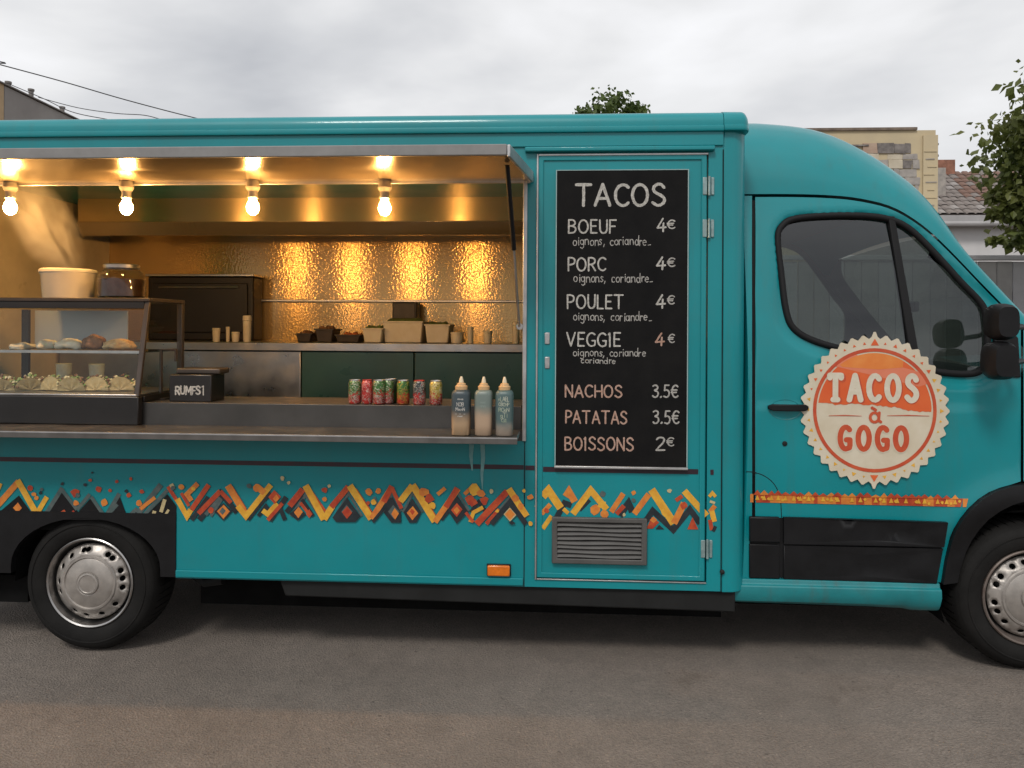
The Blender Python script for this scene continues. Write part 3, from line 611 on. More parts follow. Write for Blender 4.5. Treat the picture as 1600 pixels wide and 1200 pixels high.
# door face lies a touch behind the wall
for i, v in enumerate(pd.mb.v): pd.mb.v[i] = (v[0], v[1] + .003, v[2])
obj('zigzag_pattern_print', pd.mb, None, door, smooth=0)
pc = Print()
for P, wd, m in (([(1108, 776), (1113, 770), (1118, 776)], 5, Y_), ([(1109, 800), (1117, 790)], 7, O_), ([(1112, 798), (1116, 815)], 8, Y_), ([(1109, 812), (1112, 828)], 6, R_), ([(1109, 783), (1117, 786)], 4, C_), ([(1114, 830), (1118, 822)], 5, D_)): pc.lim(P, wd, m)
obj('zigzag_pattern_print', pc.mb, None, side, smooth=0)

# ---- chassis
t = MB(); t.hexa([(-1.33, .02, .262), (.86, .02, .240), (.86, .02, .3405), (-1.36, .02, .3455)], [(-1.33, .10, .262), (.86, .10, .240), (.86, .10, .3405), (-1.36, .10, .3455)]); cb = obj('chassis_beam', t, CHASSIS, truck, bevel=.008)
t = MB(); t.box(-1.86, .84, .24, 1.98, .135, .344); obj('underfloor_light_block', t, DARK, truck)  # oversized low pan, added to keep light off the ground below
t = MB(); t.box(.841, 1.79, .26, 1.98, .20, .299); obj('underfloor_light_block', t, DARK, truck)  # same light-blocking pan under the cab, set higher
t = MB(); t.box(-3.4, 2.6, 1.99, 2.05, .12, .349); obj('far_light_block', t, DARK, truck)  # unseen skirt added to stop light entering from the far side
t = MB(); t.box(-3.45, -1.87, .76, W - .05, .30, .55); obj('underfloor_light_block', t, DARK, truck)
t = MB(); t.box(-1.2, -.3, .7, 1.3, .08, .134); obj('fuel_tank', t, DARK, truck, bevel=.04, bseg=3)
t = MB(); t.tube([(-2.9, 1.5, .27), (-1.7, 1.55, .09), (.5, 1.45, .09)], .04, 10); obj('exhaust_pipe', t, DARK, truck)
t = MB(); t.tube([(WR[0], .2, WR[1]), (WR[0], 1.9, WR[1])], .07, 12); obj('rear_axle', t, DARK, truck)
t = MB(); t.box(-2.9, -2.72, .12, .40, .16, .30); obj('mud_flap', t, DARK, truck)
t = MB(); t.tube([(-1.86, .18, .30), (-1.80, .16, .27), (-1.70, .15, .29)], .022, 8); obj('spring_shackle', t, CHASSIS, truck)

# ---- wheels
def wheel(cx, cz, yf, rear):
    Rr = .345
    wroot = MB(); pf = []
    y0 = yf
    prof = [(.222, .02), (.228, .006), (.24, -.004), (.275, -.012), (.305, -.010), (.325, .004), (.338, .022), (.345, .045), (.345, .20), (.33, .225), (.24, .22), (.222, .2)]
    t = MB(); t.lathe(prof, (cx, y0, cz), 'y', 64, caps=False); 
    wh = obj('wheel', t, RUBBER, truck, smooth=50)
    # tread shoulder blocks
    tb = MB()
    for k in range(56):
        a = 2 * math.pi * k / 56; ca, sa = math.cos(a), math.sin(a); da = .018
        def pp(r, y, s): return (cx + r * math.cos(a + s), y0 + y, cz + r * math.sin(a + s))
        w_ = math.pi / 56 * .80
        tb.hexa([pp(.330, .010, -w_), pp(.330, .010, w_), pp(.3495, .048, w_), pp(.3495, .048, -w_)], [pp(.330, .07, -w_), pp(.330, .07, w_), pp(.3496, .19, w_), pp(.3496, .19, -w_)])
    obj('tread', tb, RUBBER, wh, kind='stuff')
    # sidewall ring
    t = MB(); t.lathe([(.292, -.0112), (.294, -.0145), (.298, -.0145), (.300, -.0105)], (cx, y0, cz), 'y', 64, caps=False); obj('sidewall_ring', t, RUBBER, wh)
    rim = MB(); rim.lathe([(.226, .018), (.226, .000), (.221, -.004), (.214, .000), (.206, .03), (.200, .055), (.203, .06), (.224, .05)], (cx, y0, cz), 'y', 64, caps=False)
    ro = obj('rim', rim, STEELD if rear else RIMRUST, wh)
    # disc with slots
    outer = [(cx + .192 * math.cos(R(5 * k)), cz + .192 * math.sin(R(5 * k))) for k in range(72)]
    holes = []
    angs = [95, 103, 128, 152, 180, 198, 240, 262, 290, 320, 352, 8, 22, 48, 58] if rear else [100, 120, 145, 160, 190, 205, 225, 255, 280, 310, 340, 10, 40, 70]
    for a in angs:
        a = R(a); hx, hz = cx + .166 * math.cos(a), cz + .166 * math.sin(a); lp = []
        for k in range(10):
            b = 2 * math.pi * k / 10; u = .011 * math.cos(b); v_ = .0145 * math.sin(b)
            lp.append((hx + u * math.cos(a) - v_ * math.sin(a), hz + u * math.sin(a) + v_ * math.cos(a)))
        holes.append(lp)
    holes.append([(cx + .130 * math.cos(R(7.5 * k)), cz + .130 * math.sin(R(7.5 * k))) for k in range(48)])
    def dy(x, z):
        r = math.hypot(x - cx, z - cz); return y0 + .030 - .030 * sstep(.195, .14, r)
    t = MB(); t.sheet(outer, holes, fy=dy, sp=.018); obj('wheel_trim', t, WHEELSIL, wh, solid=-.003, smooth=60)
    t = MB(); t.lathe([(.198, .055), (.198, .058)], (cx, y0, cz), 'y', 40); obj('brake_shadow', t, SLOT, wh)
    t = MB(); t.lathe([(.139, .012), (.141, .001), (.136, -.006), (.128, -.007), (.124, -.001), (.119, -.004), (.06, -.012), (.056, -.010), (.053, -.017), (.045, -.019), (.042, -.016), (.001, -.0165)], (cx, y0, cz), 'y', 56)
    obj('hub_cap', t, WHEELSIL, wh, smooth=30)
    return wh
wheel(WR[0], WR[1], .03, True); wheel(WF[0], WF[1], .045, False)
for x in (WR[0], WF[0]):
    t = MB(); t.lathe([(.2, 0), (.345, .02), (.345, .2), (.2, .22)], (x, W - .26, .317), 'y', 40); obj('wheel', t, RUBBER, truck)

# ---- cab
drip = [(1168, 303), (1240, 303), (1300, 305), (1345, 310), (1395, 323), (1440, 350), (1480, 386), (1530, 438), (1570, 479), (1605, 516), (1650, 563), (1690, 604)]
sil = [(1160, 195), (1215, 199), (1260, 206), (1300, 220), (1340, 242), (1380, 271), (1420, 305), (1455, 338), (1495, 381), (1535, 424), (1575, 467), (1620, 514), (1665, 561), (1705, 602)]
drs = catmull(drip, 5); sls = catmull(sil, 5)
def resample(P, n):
    d = [0]
    for a, b in zip(P, P[1:]): d.append(d[-1] + math.hypot(a[0] - b[0], a[1] - b[1]))
    o = []
    for i in range(n):
        s_ = d[-1] * i / (n - 1); k = 0
        while k < len(d) - 2 and d[k + 1] < s_: k += 1
        u = (s_ - d[k]) / max(1e-9, d[k + 1] - d[k]); o.append((P[k][0] + (P[k + 1][0] - P[k][0]) * u, P[k][1] + (P[k + 1][1] - P[k][1]) * u))
    return o
NU = 44; drs = resample(drs, NU); sls = resample(sls, NU)
SP = []; RP = []
for i in range(NU):
    x, z = atc(*drs[i]); SP.append(Vector((x, cabY(x, z) + .004, z)))
    f = sstep(.36, .62, i / (NU - 1)); Yr = SP[-1].y + .40 * (1 - f) + .055 * f
    x, z = at(*sls[i], Yr); RP.append(Vector((x, Yr, z)))
SP[0].x = RP[0].x = .872
MID = 1.05
rows = []
for i in range(NU):
    row = []
    for k in range(11):
        a = R(9 * k); s_, r_ = SP[i], RP[i]
        y = s_.y + (r_.y - s_.y) * (1 - math.cos(a)); q = math.sin(a)
        row.append((s_.x + (r_.x - s_.x) * q, y, s_.z + (r_.z - s_.z) * q))
    rows.append(row)
IW = 23                                     # windshield starts here
cabroof = MB(); full = []
for i in range(IW + 1):
    row = rows[i][:]; r_ = RP[i]
    for k in range(1, 8):
        y = r_.y + (MID - r_.y) * k / 7; bu = .045 * math.sin(R(90 * k / 7)); row.append((r_.x + bu * (i / IW) * .7, y, r_.z + bu))
    row += [(x, 2 * MID - y, z) for x, y, z in row[::-1][1:]]
    full.append(row)
cabroof.loft(full, closed=False); cr_o = obj('cab_roof', cabroof, TEAL, truck, smooth=60)
for sgn in (0, 1):
    t = MB(); rr = [[(x, y if not sgn else 2 * MID - y, z) for x, y, z in rows[i]] for i in range(IW, NU)]
    t.loft(rr, closed=False); pl_ = obj('windscreen_pillar', t, TEAL, truck, smooth=50)
    t = MB(); tr_ = []
    for q in rr:                            # dark inner trim of the pillar
        x, y, z = q[-1]; yy = y + .05 if not sgn else y - .05; x0, y0, z0 = q[0]
        tr_.append([(x - .002, y, z - .002), (x + .004, yy, z + .001), (x - .05, yy, z - .05), (x0 - .015, yy, z0 - .02), (x0 - .004, y0, z0 - .004)])
    t.loft(tr_, closed=False); obj('pillar_trim', t, SEAL, pl_, smooth=50)
t = MB(); rr = []
for i in range(IW, NU):
    r_ = RP[i]; a = r_.y + .045; rr.append([(r_.x + .10 * math.sin(math.pi * k / 12) - .002, a + (2 * MID - 2 * a) * k / 12, r_.z - .003 + .04 * math.sin(math.pi * k / 12)) for k in range(13)])
t.loft(rr, closed=False); obj('windscreen', t, GLASSCAB, truck, smooth=60)
# door, fender and rear strip share the drip line as upper edge
def drip_below(px): # pixel y of the drip line at px
    for a, b in zip(drs, drs[1:]):
        if a[0] <= px <= b[0]: return a[1] + (b[1] - a[1]) * (px - a[0]) / (b[0] - a[0])
    return drs[-1][1]
def to_world(P): return [atc(*p) for p in P]
win = catmull([(1213, 372), (1221, 350), (1243, 338), (1300, 333), (1360, 334), (1398, 341), (1428, 357), (1465, 393), (1505, 437), (1538, 472), (1547, 498), (1549, 545), (1541, 578), (1515, 588), (1455, 583), (1390, 568), (1320, 550), (1268, 534), (1238, 514), (1226, 484), (1219, 430)], 5, True)
winw = to_world(win)
def offset_loop(P, d):
    n = len(P); o = []
    for i in range(n):
        a, b, c = Vector(P[i - 1]), Vector(P[i]), Vector(P[(i + 1) % n]); t = (c - a).normalized(); o.append(tuple(b + Vector((t.y, -t.x)) * d))
    return o
win_in = offset_loop(winw, .020) if abs(sum(0 for _ in winw)) == 0 else winw
def area(P): return sum(P[i][0] * P[(i + 1) % len(P)][1] - P[(i + 1) % len(P)][0] * P[i][1] for i in range(len(P))) / 2
if abs(area(win_in)) > abs(area(winw)): win_in = offset_loop(winw, -.020)
GAP = 3.0
toppts = [(px, drip_below(px) + 5) for px in range(1180, 1596, 13)]
door_px = toppts + [(1595, 512), (1595, 560), (1595, 640), (1595, 752)]
arch_o = [(1580, 757), (1562, 762), (1545, 769), (1528, 780), (1512, 795), (1500, 810), (1490, 826), (1484, 840), (1479, 860), (1474, 885), (1470, 910)]
door_px += arch_o + [(1400, 910), (1300, 907), (1180, 905), (1180, 800), (1180, 640), (1180, 460)]
dw = to_world(door_px)
def win_dist(x, z): return min(math.hypot(x - a, z - b) for a, b in winw)
def doorY(x, z):
    d = win_dist(x, z) + .035 * sstep(1.62, 2.0, z); return cabY(x, z) + .016 * (1 - sstep(.030, .062, d))
t = MB(); t.sheet(dw, [winw], fy=doorY, sp=.02); cdoor = obj('cab_door', t, TEAL, truck, smooth=50)
t = MB(); t.box(atc(1168, 600)[0], atc(1190, 600)[0], .31, .33, .4, 2.2); q = to_world([(1166, 312), (1196, 312), (1196, 640), (1196, 900), (1166, 900)])
t = MB(); t.sheet(q, fy=lambda x, z: cabY(x, z) + .022, sp=.05); obj('door_jamb', t, SEAL, truck)
# rear strip between the box and the door
st = to_world([(1160, 306), (1175, 306), (1175, 460), (1175, 640), (1175, 800), (1175, 905), (1160, 905)])
t = MB(); t.sheet(st, fy=cabY, sp=.04); obj('cab_side_strip', t, TEAL, truck, smooth=50)
# fender and nose (runs on beyond the frame)
fpx = [(1599, 516)] 
fw = [atc(1599, 514), atc(1640, 556), (2.46, 1.30)]
fw = [atc(1599, 515), atc(1640, 558), atc(1688, 606), (2.62, 1.20), (2.85, 1.05), (2.95, .85), (2.97, .45), (2.62, .38)] + [(WF[0] + .455 * math.cos(R(a)), WF[1] + .455 * math.sin(R(a))) for a in range(5, 92, 8)] + [atc(1599, 751), atc(1599, 640)]
t = MB(); t.sheet(fw, fy=cabY, sp=.05); obj('front_fender', t, TEAL, truck, smooth=50)
t = MB(); NP = [atc(1688, 606), (2.62, 1.20), (2.85, 1.05), (2.95, .85), (2.97, .45)]
rr = []
for x, z in NP:
    y = cabY(x, z); rr.append([(x + .12 * math.sin(math.pi * k / 10), y + (2 * MID - 2 * y) * k / 10, z + .03 * math.sin(math.pi * k / 10)) for k in range(11)])
t.loft(rr, closed=False); obj('bonnet', t, TEAL, truck, smooth=50)
# far side of the cab
wcx = sum(p[0] for p in winw) / len(winw); wcz = sum(p[1] for p in winw) / len(winw); fwin = [(wcx + (x - wcx) * 1.10, wcz + (z - wcz) * 1.10) for x, z in winw]
fo = to_world([(1168, 306)] + toppts + [(1640, 560), (1690, 610)]) + [(2.62, 1.20), (2.85, 1.05), (2.95, .85), (2.97, .45)] + [(.88, .45)]
t = MB(); t.sheet(fo, [fwin], fy=lambda x, z: 2 * MID - cabY(x, z), sp=.08); obj('far_cab_side', t, TEAL, truck, smooth=50)
t = MB(); t.sheet(fo, [fwin], fy=lambda x, z: 2 * MID - cabY(x, z) - .03, sp=.1); obj('far_door_lining', t, SEAL, truck)
t = MB(); t.sheet(fwin, fy=lambda x, z: 2 * MID - cabY(x, z) - .01, sp=.1); obj('far_window', t, GLASSCAB, truck)
lp = [(x, 2 * MID - cabY(x, z), z) for x, z in fwin]; t = MB(); t.tube(lp, .022, 8, closed=True); obj('far_window_seal', t, SEAL, truck)
# window: seal, glass, dividing bar
t = MB(); t.tube([(x, cabY(x, z) + .014, z) for x, z in offset_loop(winw, .010) if True], .0165, 8, closed=True)
wseal = obj('window_seal', t, SEAL, cdoor, smooth=60)
t = MB(); t.sheet(winw, fy=lambda x, z: cabY(x, z) + .024, sp=.06); obj('window_glass', t, GLASSCAB, cdoor, smooth=60)
b0 = [atc(1388, 338), atc(1398, 338), atc(1440, 575), atc(1425, 575)]
t = MB(); t.hexa([(x, cabY(x, z) - .002, z) for x, z in b0], [(x, cabY(x, z) + .035, z) for x, z in b0]); obj('window_bar', t, SEAL, cdoor, bevel=.004)
# wing base plate under mirror
t = MB(); q = [atc(1552, 486), atc(1590, 528), atc(1594, 590), atc(1545, 590), atc(1553, 545)]
t.hexa([(x, cabY(x, z) - .010, z) for x, z in q], [(x, cabY(x, z) + .02, z) for x, z in q]); obj('mirror_base', t, BLACKP, cdoor, bevel=.006)
# swage recess round the window corner, door handle, lock
hx0_, hz_ = atc(1199, 636); hx1_, _ = atc(1262, 636)
t = MB(); t.sheet([(hx0_ + .085 + .075 * math.cos(R(15 * k)), hz_ - .012 + .048 * math.sin(R(15 * k))) for k in range(24)], fy=lambda x, z: cabY(x, z) - .0015 + .012 * max(0, 1 - ((x - hx0_ - .085) / .075) ** 2 - ((z - hz_ + .012) / .048) ** 2), sp=.012); obj('handle_recess', t, TEALD, cdoor, smooth=80)
t = MB(); n = 10; Q = []
for k in range(n + 1):
    u = k / n; x = hx0_ + (hx1_ - hx0_) * u; o_ = .030 * math.sin(math.pi * min(1, max(0, u * .96 + .02))) ** .4; hh = .016 if 0 < k < n else .008
    y = cabY(x, hz_) - o_
    Q.append([(x, y - .007, hz_ - hh), (x, y - .007, hz_ + hh), (x, y + .010, hz_ + hh), (x, y + .010, hz_ - hh)])
t.loft(Q); obj('door_handle', t, BLACKP, cdoor, bevel=.004)
x, z = atc(1226, 693); t = MB(); t.lathe([(.012, .002), (.012, -.004), (.008, -.006), (.001, -.006)], (x, cabY(x, z), z), 'y', 16); obj('lock_cylinder', t, CHASSIS, cdoor)
# curved seam of the rear step
sm_px = catmull([(1166, 737), (1178, 738), (1195, 744), (1210, 757), (1219, 778), (1221, 806)], 5) + [(1221, 850), (1221, 904)]
t = MB(); t.tube([(x, cabY(x, z) + .0005, z) for x, z in to_world(sm_px)], .0022, 6); obj('step_seam', t, SEAL, cdoor)
# cladding, arch trim, sill
def slab(name, px, y0, y1, m, parent, bevel=.01, sp=.05, fy=cabY):
    P = to_world(px); t = MB(); n = len(P)
    t.sheet(P, fy=lambda x, z: fy(x, z) - y0, sp=sp); t.sheet(P, fy=lambda x, z: fy(x, z) + y1, sp=0)
    t.add([(x, fy(x, z) - y0, z) for x, z in P] + [(x, fy(x, z) + y1, z) for x, z in P], [(i, (i + 1) % n, n + (i + 1) % n, n + i) for i in range(n)])
    return obj(name, t, m, parent, smooth=35, bevel=bevel)
slab('cladding_backing', [(1171, 808), (1220, 809), (1476, 817), (1462, 909), (1220, 902), (1171, 901)], .006, .003, BLACKP, cdoor, 0)
slab('side_cladding', [(1170, 806), (1217, 807), (1217, 847), (1170, 846)], .022, .004, BLACKP, cdoor, .006)
slab('side_cladding', [(1223, 807), (1478, 815), (1472, 853), (1223, 848)], .022, .004, BLACKP, cdoor, .006)
slab('side_cladding', [(1170, 849), (1217, 850), (1217, 903), (1170, 902)], .014, .004, BLACKP, cdoor, .004)
slab('side_cladding', [(1223, 851), (1472, 856), (1462, 911), (1223, 904)], .014, .004, BLACKP, cdoor, .004)
ai = [(1600, 781), (1578, 787), (1558, 797), (1540, 810), (1526, 825), (1514, 842), (1505, 860), (1497, 885), (1492, 908)]
ao = [(1600, 755), (1575, 759), (1552, 766), (1532, 778), (1514, 794), (1500, 811), (1490, 828), (1483, 846), (1476, 872), (1470, 911)]
aow = to_world(ao); aiw = to_world(ai)
# continue the trim round the front of the wheel, out of frame
aow = [(WF[0] + .475 * math.cos(R(a)), WF[1] + .475 * math.sin(R(a))) for a in range(0, 88, 8)] + aow
aiw = [(WF[0] + .40 * math.cos(R(a)), WF[1] + .40 * math.sin(R(a))) for a in range(0, 88, 8)] + aiw
AP = aow + aiw[::-1]; t = MB(); n = len(AP)
t.sheet(AP, fy=lambda x, z: cabY(x, z) - .026, sp=.03); t.add([(x, cabY(x, z) - .026, z) for x, z in AP] + [(x, cabY(x, z) + .02, z) for x, z in AP], [(i, (i + 1) % n, n + (i + 1) % n, n + i) for i in range(n)])
obj('wheel_arch_trim', t, BLACKP, truck, smooth=40, bevel=.006)
t = MB(); Q = [(WF[0] + .41 * math.cos(R(a)), WF[1] + .41 * math.sin(R(a))) for a in range(200, -25, -10)]
t.loft([[(x, .07, z), (x, .7, z)] for x, z in Q], closed=False); t.add([(x, .7, z) for x, z in Q], [tuple(range(len(Q)))]); obj('front_wheel_well', t, DARK, truck)
# sill: upper ledge and lower roll
sx0, sx1 = .88, atc(1470, 930)[0]
zt_ = atc(1300, 907)[1]; zb_ = .266
def sillsec(x, dz): return [(x, .055, zt_ + .004), (x, .050, zt_ - .016), (x, .034, zt_ - .022), (x, .030, zt_ - .060), (x, .046, zt_ - .100), (x, .058, zb_ + .012 + dz), (x, .075, zb_ + dz), (x, .25, zb_ + dz), (x, .25, zt_ + .004)]
t = MB(); t.loft([sillsec(sx0 - .06, .01), sillsec(sx0, .006), sillsec(1.5, 0), sillsec(1.66, -.004), sillsec(1.70, -.012), sillsec(sx1 - .01, -.012)]); obj('door_sill', t, TEALD, truck, smooth=40, bevel=.004)
obj('cab_floor', MB().box(.9, 2.6, .26, 1.85, .30, .62), DARK, truck)
# orange border print on the cab
pcab = Print(fy=cabY)
def oy(px): return 792 - (1515 - px) * .0215
px = 1170
pcab.poly([(1172, oy(1172) - 13), (1177, oy(1177) - 13), (1177, oy(1177)), (1172, oy(1172))], ZO)
xx = 1181
while xx < 1508:
    x2 = min(1512, xx + random.uniform(6, 13)); pcab.poly([(xx, oy(xx) - 13), (x2, oy(x2) - 13), (x2 - (3 if x2 > 1500 else 0), oy(x2)), (xx, oy(xx))], ZR if random.random() < .55 else ZO); xx = x2
xx = 1183
while xx < 1500:
    hgt = random.uniform(4, 8); wv = random.uniform(6, 9); m = ZR if random.random() < .6 else ZO
    pcab.poly([(xx - wv, oy(xx) - 12), (xx, oy(xx) - 12 - hgt), (xx + wv, oy(xx) - 12)], m)
    if random.random() < .75: pcab.poly([(xx - 3.5, oy(xx) - 4), (xx, oy(xx) - 12), (xx + 3.5, oy(xx) - 4)], ZY)
    if random.random() < .5: pcab.dot(xx + 7, oy(xx) - random.uniform(4, 9), 2.6, ZY)
    xx += random.uniform(9, 14)
obj('border_pattern_print', pcab.mb, None, cdoor, smooth=0)
# mirror: two stacked housings on arms
mroot = MB()
def mirror_part(px0, px1, py0, py1, dep):
    Y = -.14; x0, z1 = at(px0, py0, Y); x1, z0 = at(px1, py1, Y); cx, cz = (x0 + x1) / 2, (z0 + z1) / 2; hx, hz = (x1 - x0) / 2, (z1 - z0) / 2
    rings = []
    for k, s_ in enumerate((.80, .95, 1.0, .97, .86)):
        y = Y - .05 + .03 * k
        rings.append([(cx + hx * s_ * (abs(math.cos(a)) ** .6) * (1 if math.cos(a) > 0 else -1), y, cz + hz * s_ * (abs(math.sin(a)) ** .6) * (1 if math.sin(a) > 0 else -1)) for a in [2 * math.pi * (j + .5) / 24 for j in range(24)]])
    t = MB(); t.loft(rings); return t
mr = obj('door_mirror', mirror_part(1547, 1587, 474, 532, .2), BLACKP, truck, smooth=50)
obj('lower_housing', mirror_part(1542, 1586, 533, 594, .2), BLACKP, mr, smooth=50)
for py in (512, 566):
    x, z = at(1590, py, -.1); t = MB(); t.tube([(x - .04, -.15, z), (x + .03, -.08, z + .004), (x + .02, .10, z - .004)], .014, 8); obj('mirror_arm', t, BLACKP, mr)
# cab interior
INT = mat('cab_interior', (.020, .021, .022), rough=.55, var=.25, vscale=6); SEATM = mat('seat_fabric', (.035, .037, .040), rough=.9, var=.3, vscale=30)
t = MB()
for z, s_ in ((.95, 1), (1.25, 1), (1.36, .8), (1.40, .4)):
    pass
dash = [(2.62, .7), (2.62, 1.28), (2.40, 1.38), (2.22, 1.40), (2.10, 1.36), (2.02, 1.28), (2.03, 1.12), (2.10, .95), (2.14, .7)]
t = MB(); t.loft([[(x + .03 * math.sin(k * 1.3), .17 + (1.76) * k / 8, z + .018 * math.sin(k * 2.1)) for x, z in dash] for k in range(9)]); dsh = obj('dashboard', t, INT, truck, bevel=.02, bseg=3)
def seat(y0, y1):
    t = MB(); ym = (y0 + y1) / 2
    sec = [(1.22, .95), (1.16, 1.20), (1.10, 1.55), (1.13, 1.62), (1.20, 1.60), (1.26, 1.25), (1.36, 1.02), (1.80, 1.05), (1.86, 1.00), (1.82, .90), (1.30, .86)]
    t.loft([[(x, y, z) for x, z in sec] for y in (y0, ym, y1)]); s_ = obj('cab_seat', t, SEATM, truck, bevel=.03, bseg=3)
    t = MB(); t.box(1.09, 1.18, ym - .13, ym + .13, 1.68, 1.88); obj('headrest', t, SEATM, s_, bevel=.035, bseg=3)
    t = MB(); t.tube([(1.14, ym - .06, 1.58), (1.14, ym - .06, 1.70)], .008, 6); obj('headrest_post', t, STEELD, s_)
seat(.28, .80); seat(1.3, 1.82)
t = MB(); c = Vector((1.93, 1.5, 1.36)); ax = Vector((-.5, 0, .866)); u = Vector((0, 1, 0)); v_ = ax.cross(u)
t.tube([tuple(c + (u * math.cos(R(15 * k)) + v_ * math.sin(R(15 * k))) * .20) for k in range(24)], .016, 8, closed=True); sw_ = obj('steering_wheel', t, INT, truck)
for a in (90, 210, 330):
    t = MB(); t.tube([tuple(c), tuple(c + (u * math.cos(R(a)) + v_ * math.sin(R(a))) * .195)], .016, 6); obj('spoke', t, INT, sw_)
t = MB(); t.tube([tuple(c), (2.15, 1.5, 1.18)], .04, 8); obj('steering_column', t, INT, sw_)
t = MB(); t.box(2.12, 2.15, .98, 1.14, 1.70, 1.76); obj('rear_view_mirror', t, INT, truck, bevel=.01)
obj('cab_headlining', MB().box(.93, 1.55, .30, 1.80, 2.16, 2.19), mat('headlining', (.10, .095, .09), rough=.9), truck)
obj('cab_bulkhead', MB().box(.90, .92, .20, 1.90, .62, 2.2), INT, truck)

# ---- lettering strokes
def El(cx, cy, rx, ry, a0, a1, n=14): return [(cx + rx * math.cos(R(a0 + (a1 - a0) * k / n)), cy + ry * math.sin(R(a0 + (a1 - a0) * k / n))) for k in range(n + 1)]
cs = lambda P: catmull(P, 4)
SG = cs([(.56, .84), (.44, .97), (.26, 1.0), (.09, .90), (.05, .73), (.16, .60), (.38, .48), (.55, .34), (.56, .16), (.40, .02), (.20, 0), (.0, .13)])
GL = {
 'τ': (.72, [[(0, .90), (.0, 1), (.72, 1), (.72, .90)], [(.36, .98), (.36, 0)], [(.22, 0), (.50, 0)]]),
 'T': (.72, [[(0, 1), (.72, 1)], [(.37, .98), (.36, 0)]]), 'A': (.72, [[(0, 0), (.36, 1), (.72, 0)], [(.12, .33), (.60, .33)]]),
 'C': (.62, [El(.38, .5, .38, .5, 48, 312)]), 'O': (.74, [El(.37, .5, .37, .5, 90, 450, 24)]), 'S': (.58, [SG]),
 'B': (.58, [[(0, 0), (0, 1)], cs([(0, 1), (.30, 1), (.49, .88), (.47, .66), (.28, .55), (0, .53)]), cs([(.2, .54), (.46, .46), (.57, .28), (.47, .07), (.25, 0), (0, 0)])]),
 'E': (.48, [[(.48, 1), (0, 1), (0, 0), (.48, 0)], [(0, .52), (.40, .52)]]), 'F': (.48, [[(.48, 1), (0, 1), (0, 0)], [(0, .52), (.40, .52)]]),
 'U': (.58, [cs([(0, 1), (0, .55), (.03, .22), (.14, .04), (.29, 0), (.45, .05), (.55, .22), (.58, .55), (.58, 1)])]),
 'P': (.54, [[(0, 0), (0, 1)], cs([(0, 1), (.30, 1), (.52, .87), (.52, .62), (.30, .48), (0, .46)])]),
 'R': (.58, [[(0, 0), (0, 1)], cs([(0, 1), (.30, 1), (.52, .87), (.52, .64), (.30, .50), (0, .48)]), [(.26, .48), (.58, 0)]]),
 'L': (.46, [[(0, 1), (0, 0), (.46, 0)]]), 'V': (.66, [[(0, 1), (.33, 0), (.66, 1)]]),
 'G': (.66, [El(.38, .5, .38, .5, 50, 270, 14) + [(.62, .06), (.66, .18), (.66, .42), (.42, .42)]]),
 'I': (.20, [[(.10, 1), (.10, 0)], [(0, .9), (.10, 1)]]), 'N': (.62, [[(0, 0), (0, 1), (.62, 0), (.62, 1)]]), 'H': (.62, [[(0, 1), (0, 0)], [(.62, 1), (.62, 0)], [(0, .5), (.62, .5)]]),
 'M': (.8, [[(0, 0), (.08, 1), (.4, .3), (.72, 1), (.8, 0)]]),
 '4': (.60, [[(.40, 1), (0, .28), (.60, .33)], [(.44, .66), (.40, 0)]]), '3': (.52, [cs([(.02, .92), (.22, 1), (.44, .92), (.44, .70), (.18, .56), (.44, .46), (.52, .24), (.36, .03), (.14, 0), (0, .10)])]),
 '5': (.50, [[(.48, 1), (.10, 1), (.06, .56)] + cs([(.06, .56), (.28, .60), (.48, .46), (.48, .18), (.28, 0), (0, .06)])]), '2': (.54, [cs([(.02, .84), (.14, .98), (.36, 1), (.50, .84), (.42, .58), (.18, .26), (0, 0)]) + [(.54, .02)]]),
 '.': (.10, [[(.02, .0), (.08, .06)]]), '€': (.60, [El(.40, .5, .34, .5, 50, 310), [(0, .60), (.52, .62)], [(0, .40), (.46, .41)]]),
 ' ': (.4, []),
 'o': (.42, [El(.21, .25, .21, .25, 90, 450, 12)]), 'i': (.10, [[(.05, .5), (.05, 0)], [(.05, .68), (.06, .74)]]), 'g': (.42, [El(.2, .27, .2, .23, 20, 380, 12), [(.42, .5), (.40, -.2), (.22, -.34), (.04, -.24)]]),
 'n': (.40, [[(0, .5), (0, 0)], cs([(0, .34), (.14, .5), (.32, .46), (.38, .25), (.40, 0)])]), 's': (.30, [cs([(.28, .44), (.12, .5), (.03, .38), (.16, .26), (.28, .13), (.14, 0), (0, .05)])]),
 'c': (.34, [El(.2, .25, .2, .25, 50, 310, 10)]), 'r': (.26, [[(0, .5), (0, 0)], cs([(0, .32), (.12, .48), (.26, .46)])]), 'a': (.40, [El(.19, .25, .19, .25, 30, 390, 12), [(.39, .5), (.40, 0)]]),
 'd': (.42, [El(.19, .25, .19, .25, 30, 390, 12), [(.40, .9), (.41, 0)]]), 'e': (.38, [[(.03, .27), (.36, .28)] + El(.19, .25, .19, .25, 10, 310, 12)]), ',': (.12, [[(.08, .06), (.0, -.18)]]),
 't': (.30, [[(.14, .8), (.14, .06), (.26, 0)], [(0, .5), (.28, .52)]]), 'm': (.6, [[(0, .5), (0, 0)], cs([(0, .34), (.12, .5), (.26, .44), (.29, 0)]), cs([(.29, .34), (.42, .5), (.56, .44), (.60, 0)])]),
 'v': (.36, [[(0, .5), (.18, 0), (.36, .5)]]), '_': (.3, [[(0, .02), (.3, .05)]]),
 'à': (.46, [El(.21, .27, .20, .27, 30, 390, 14), [(.43, .54), (.40, .10), (.50, .02)], [(.10, .82), (.26, .70)]]),
}
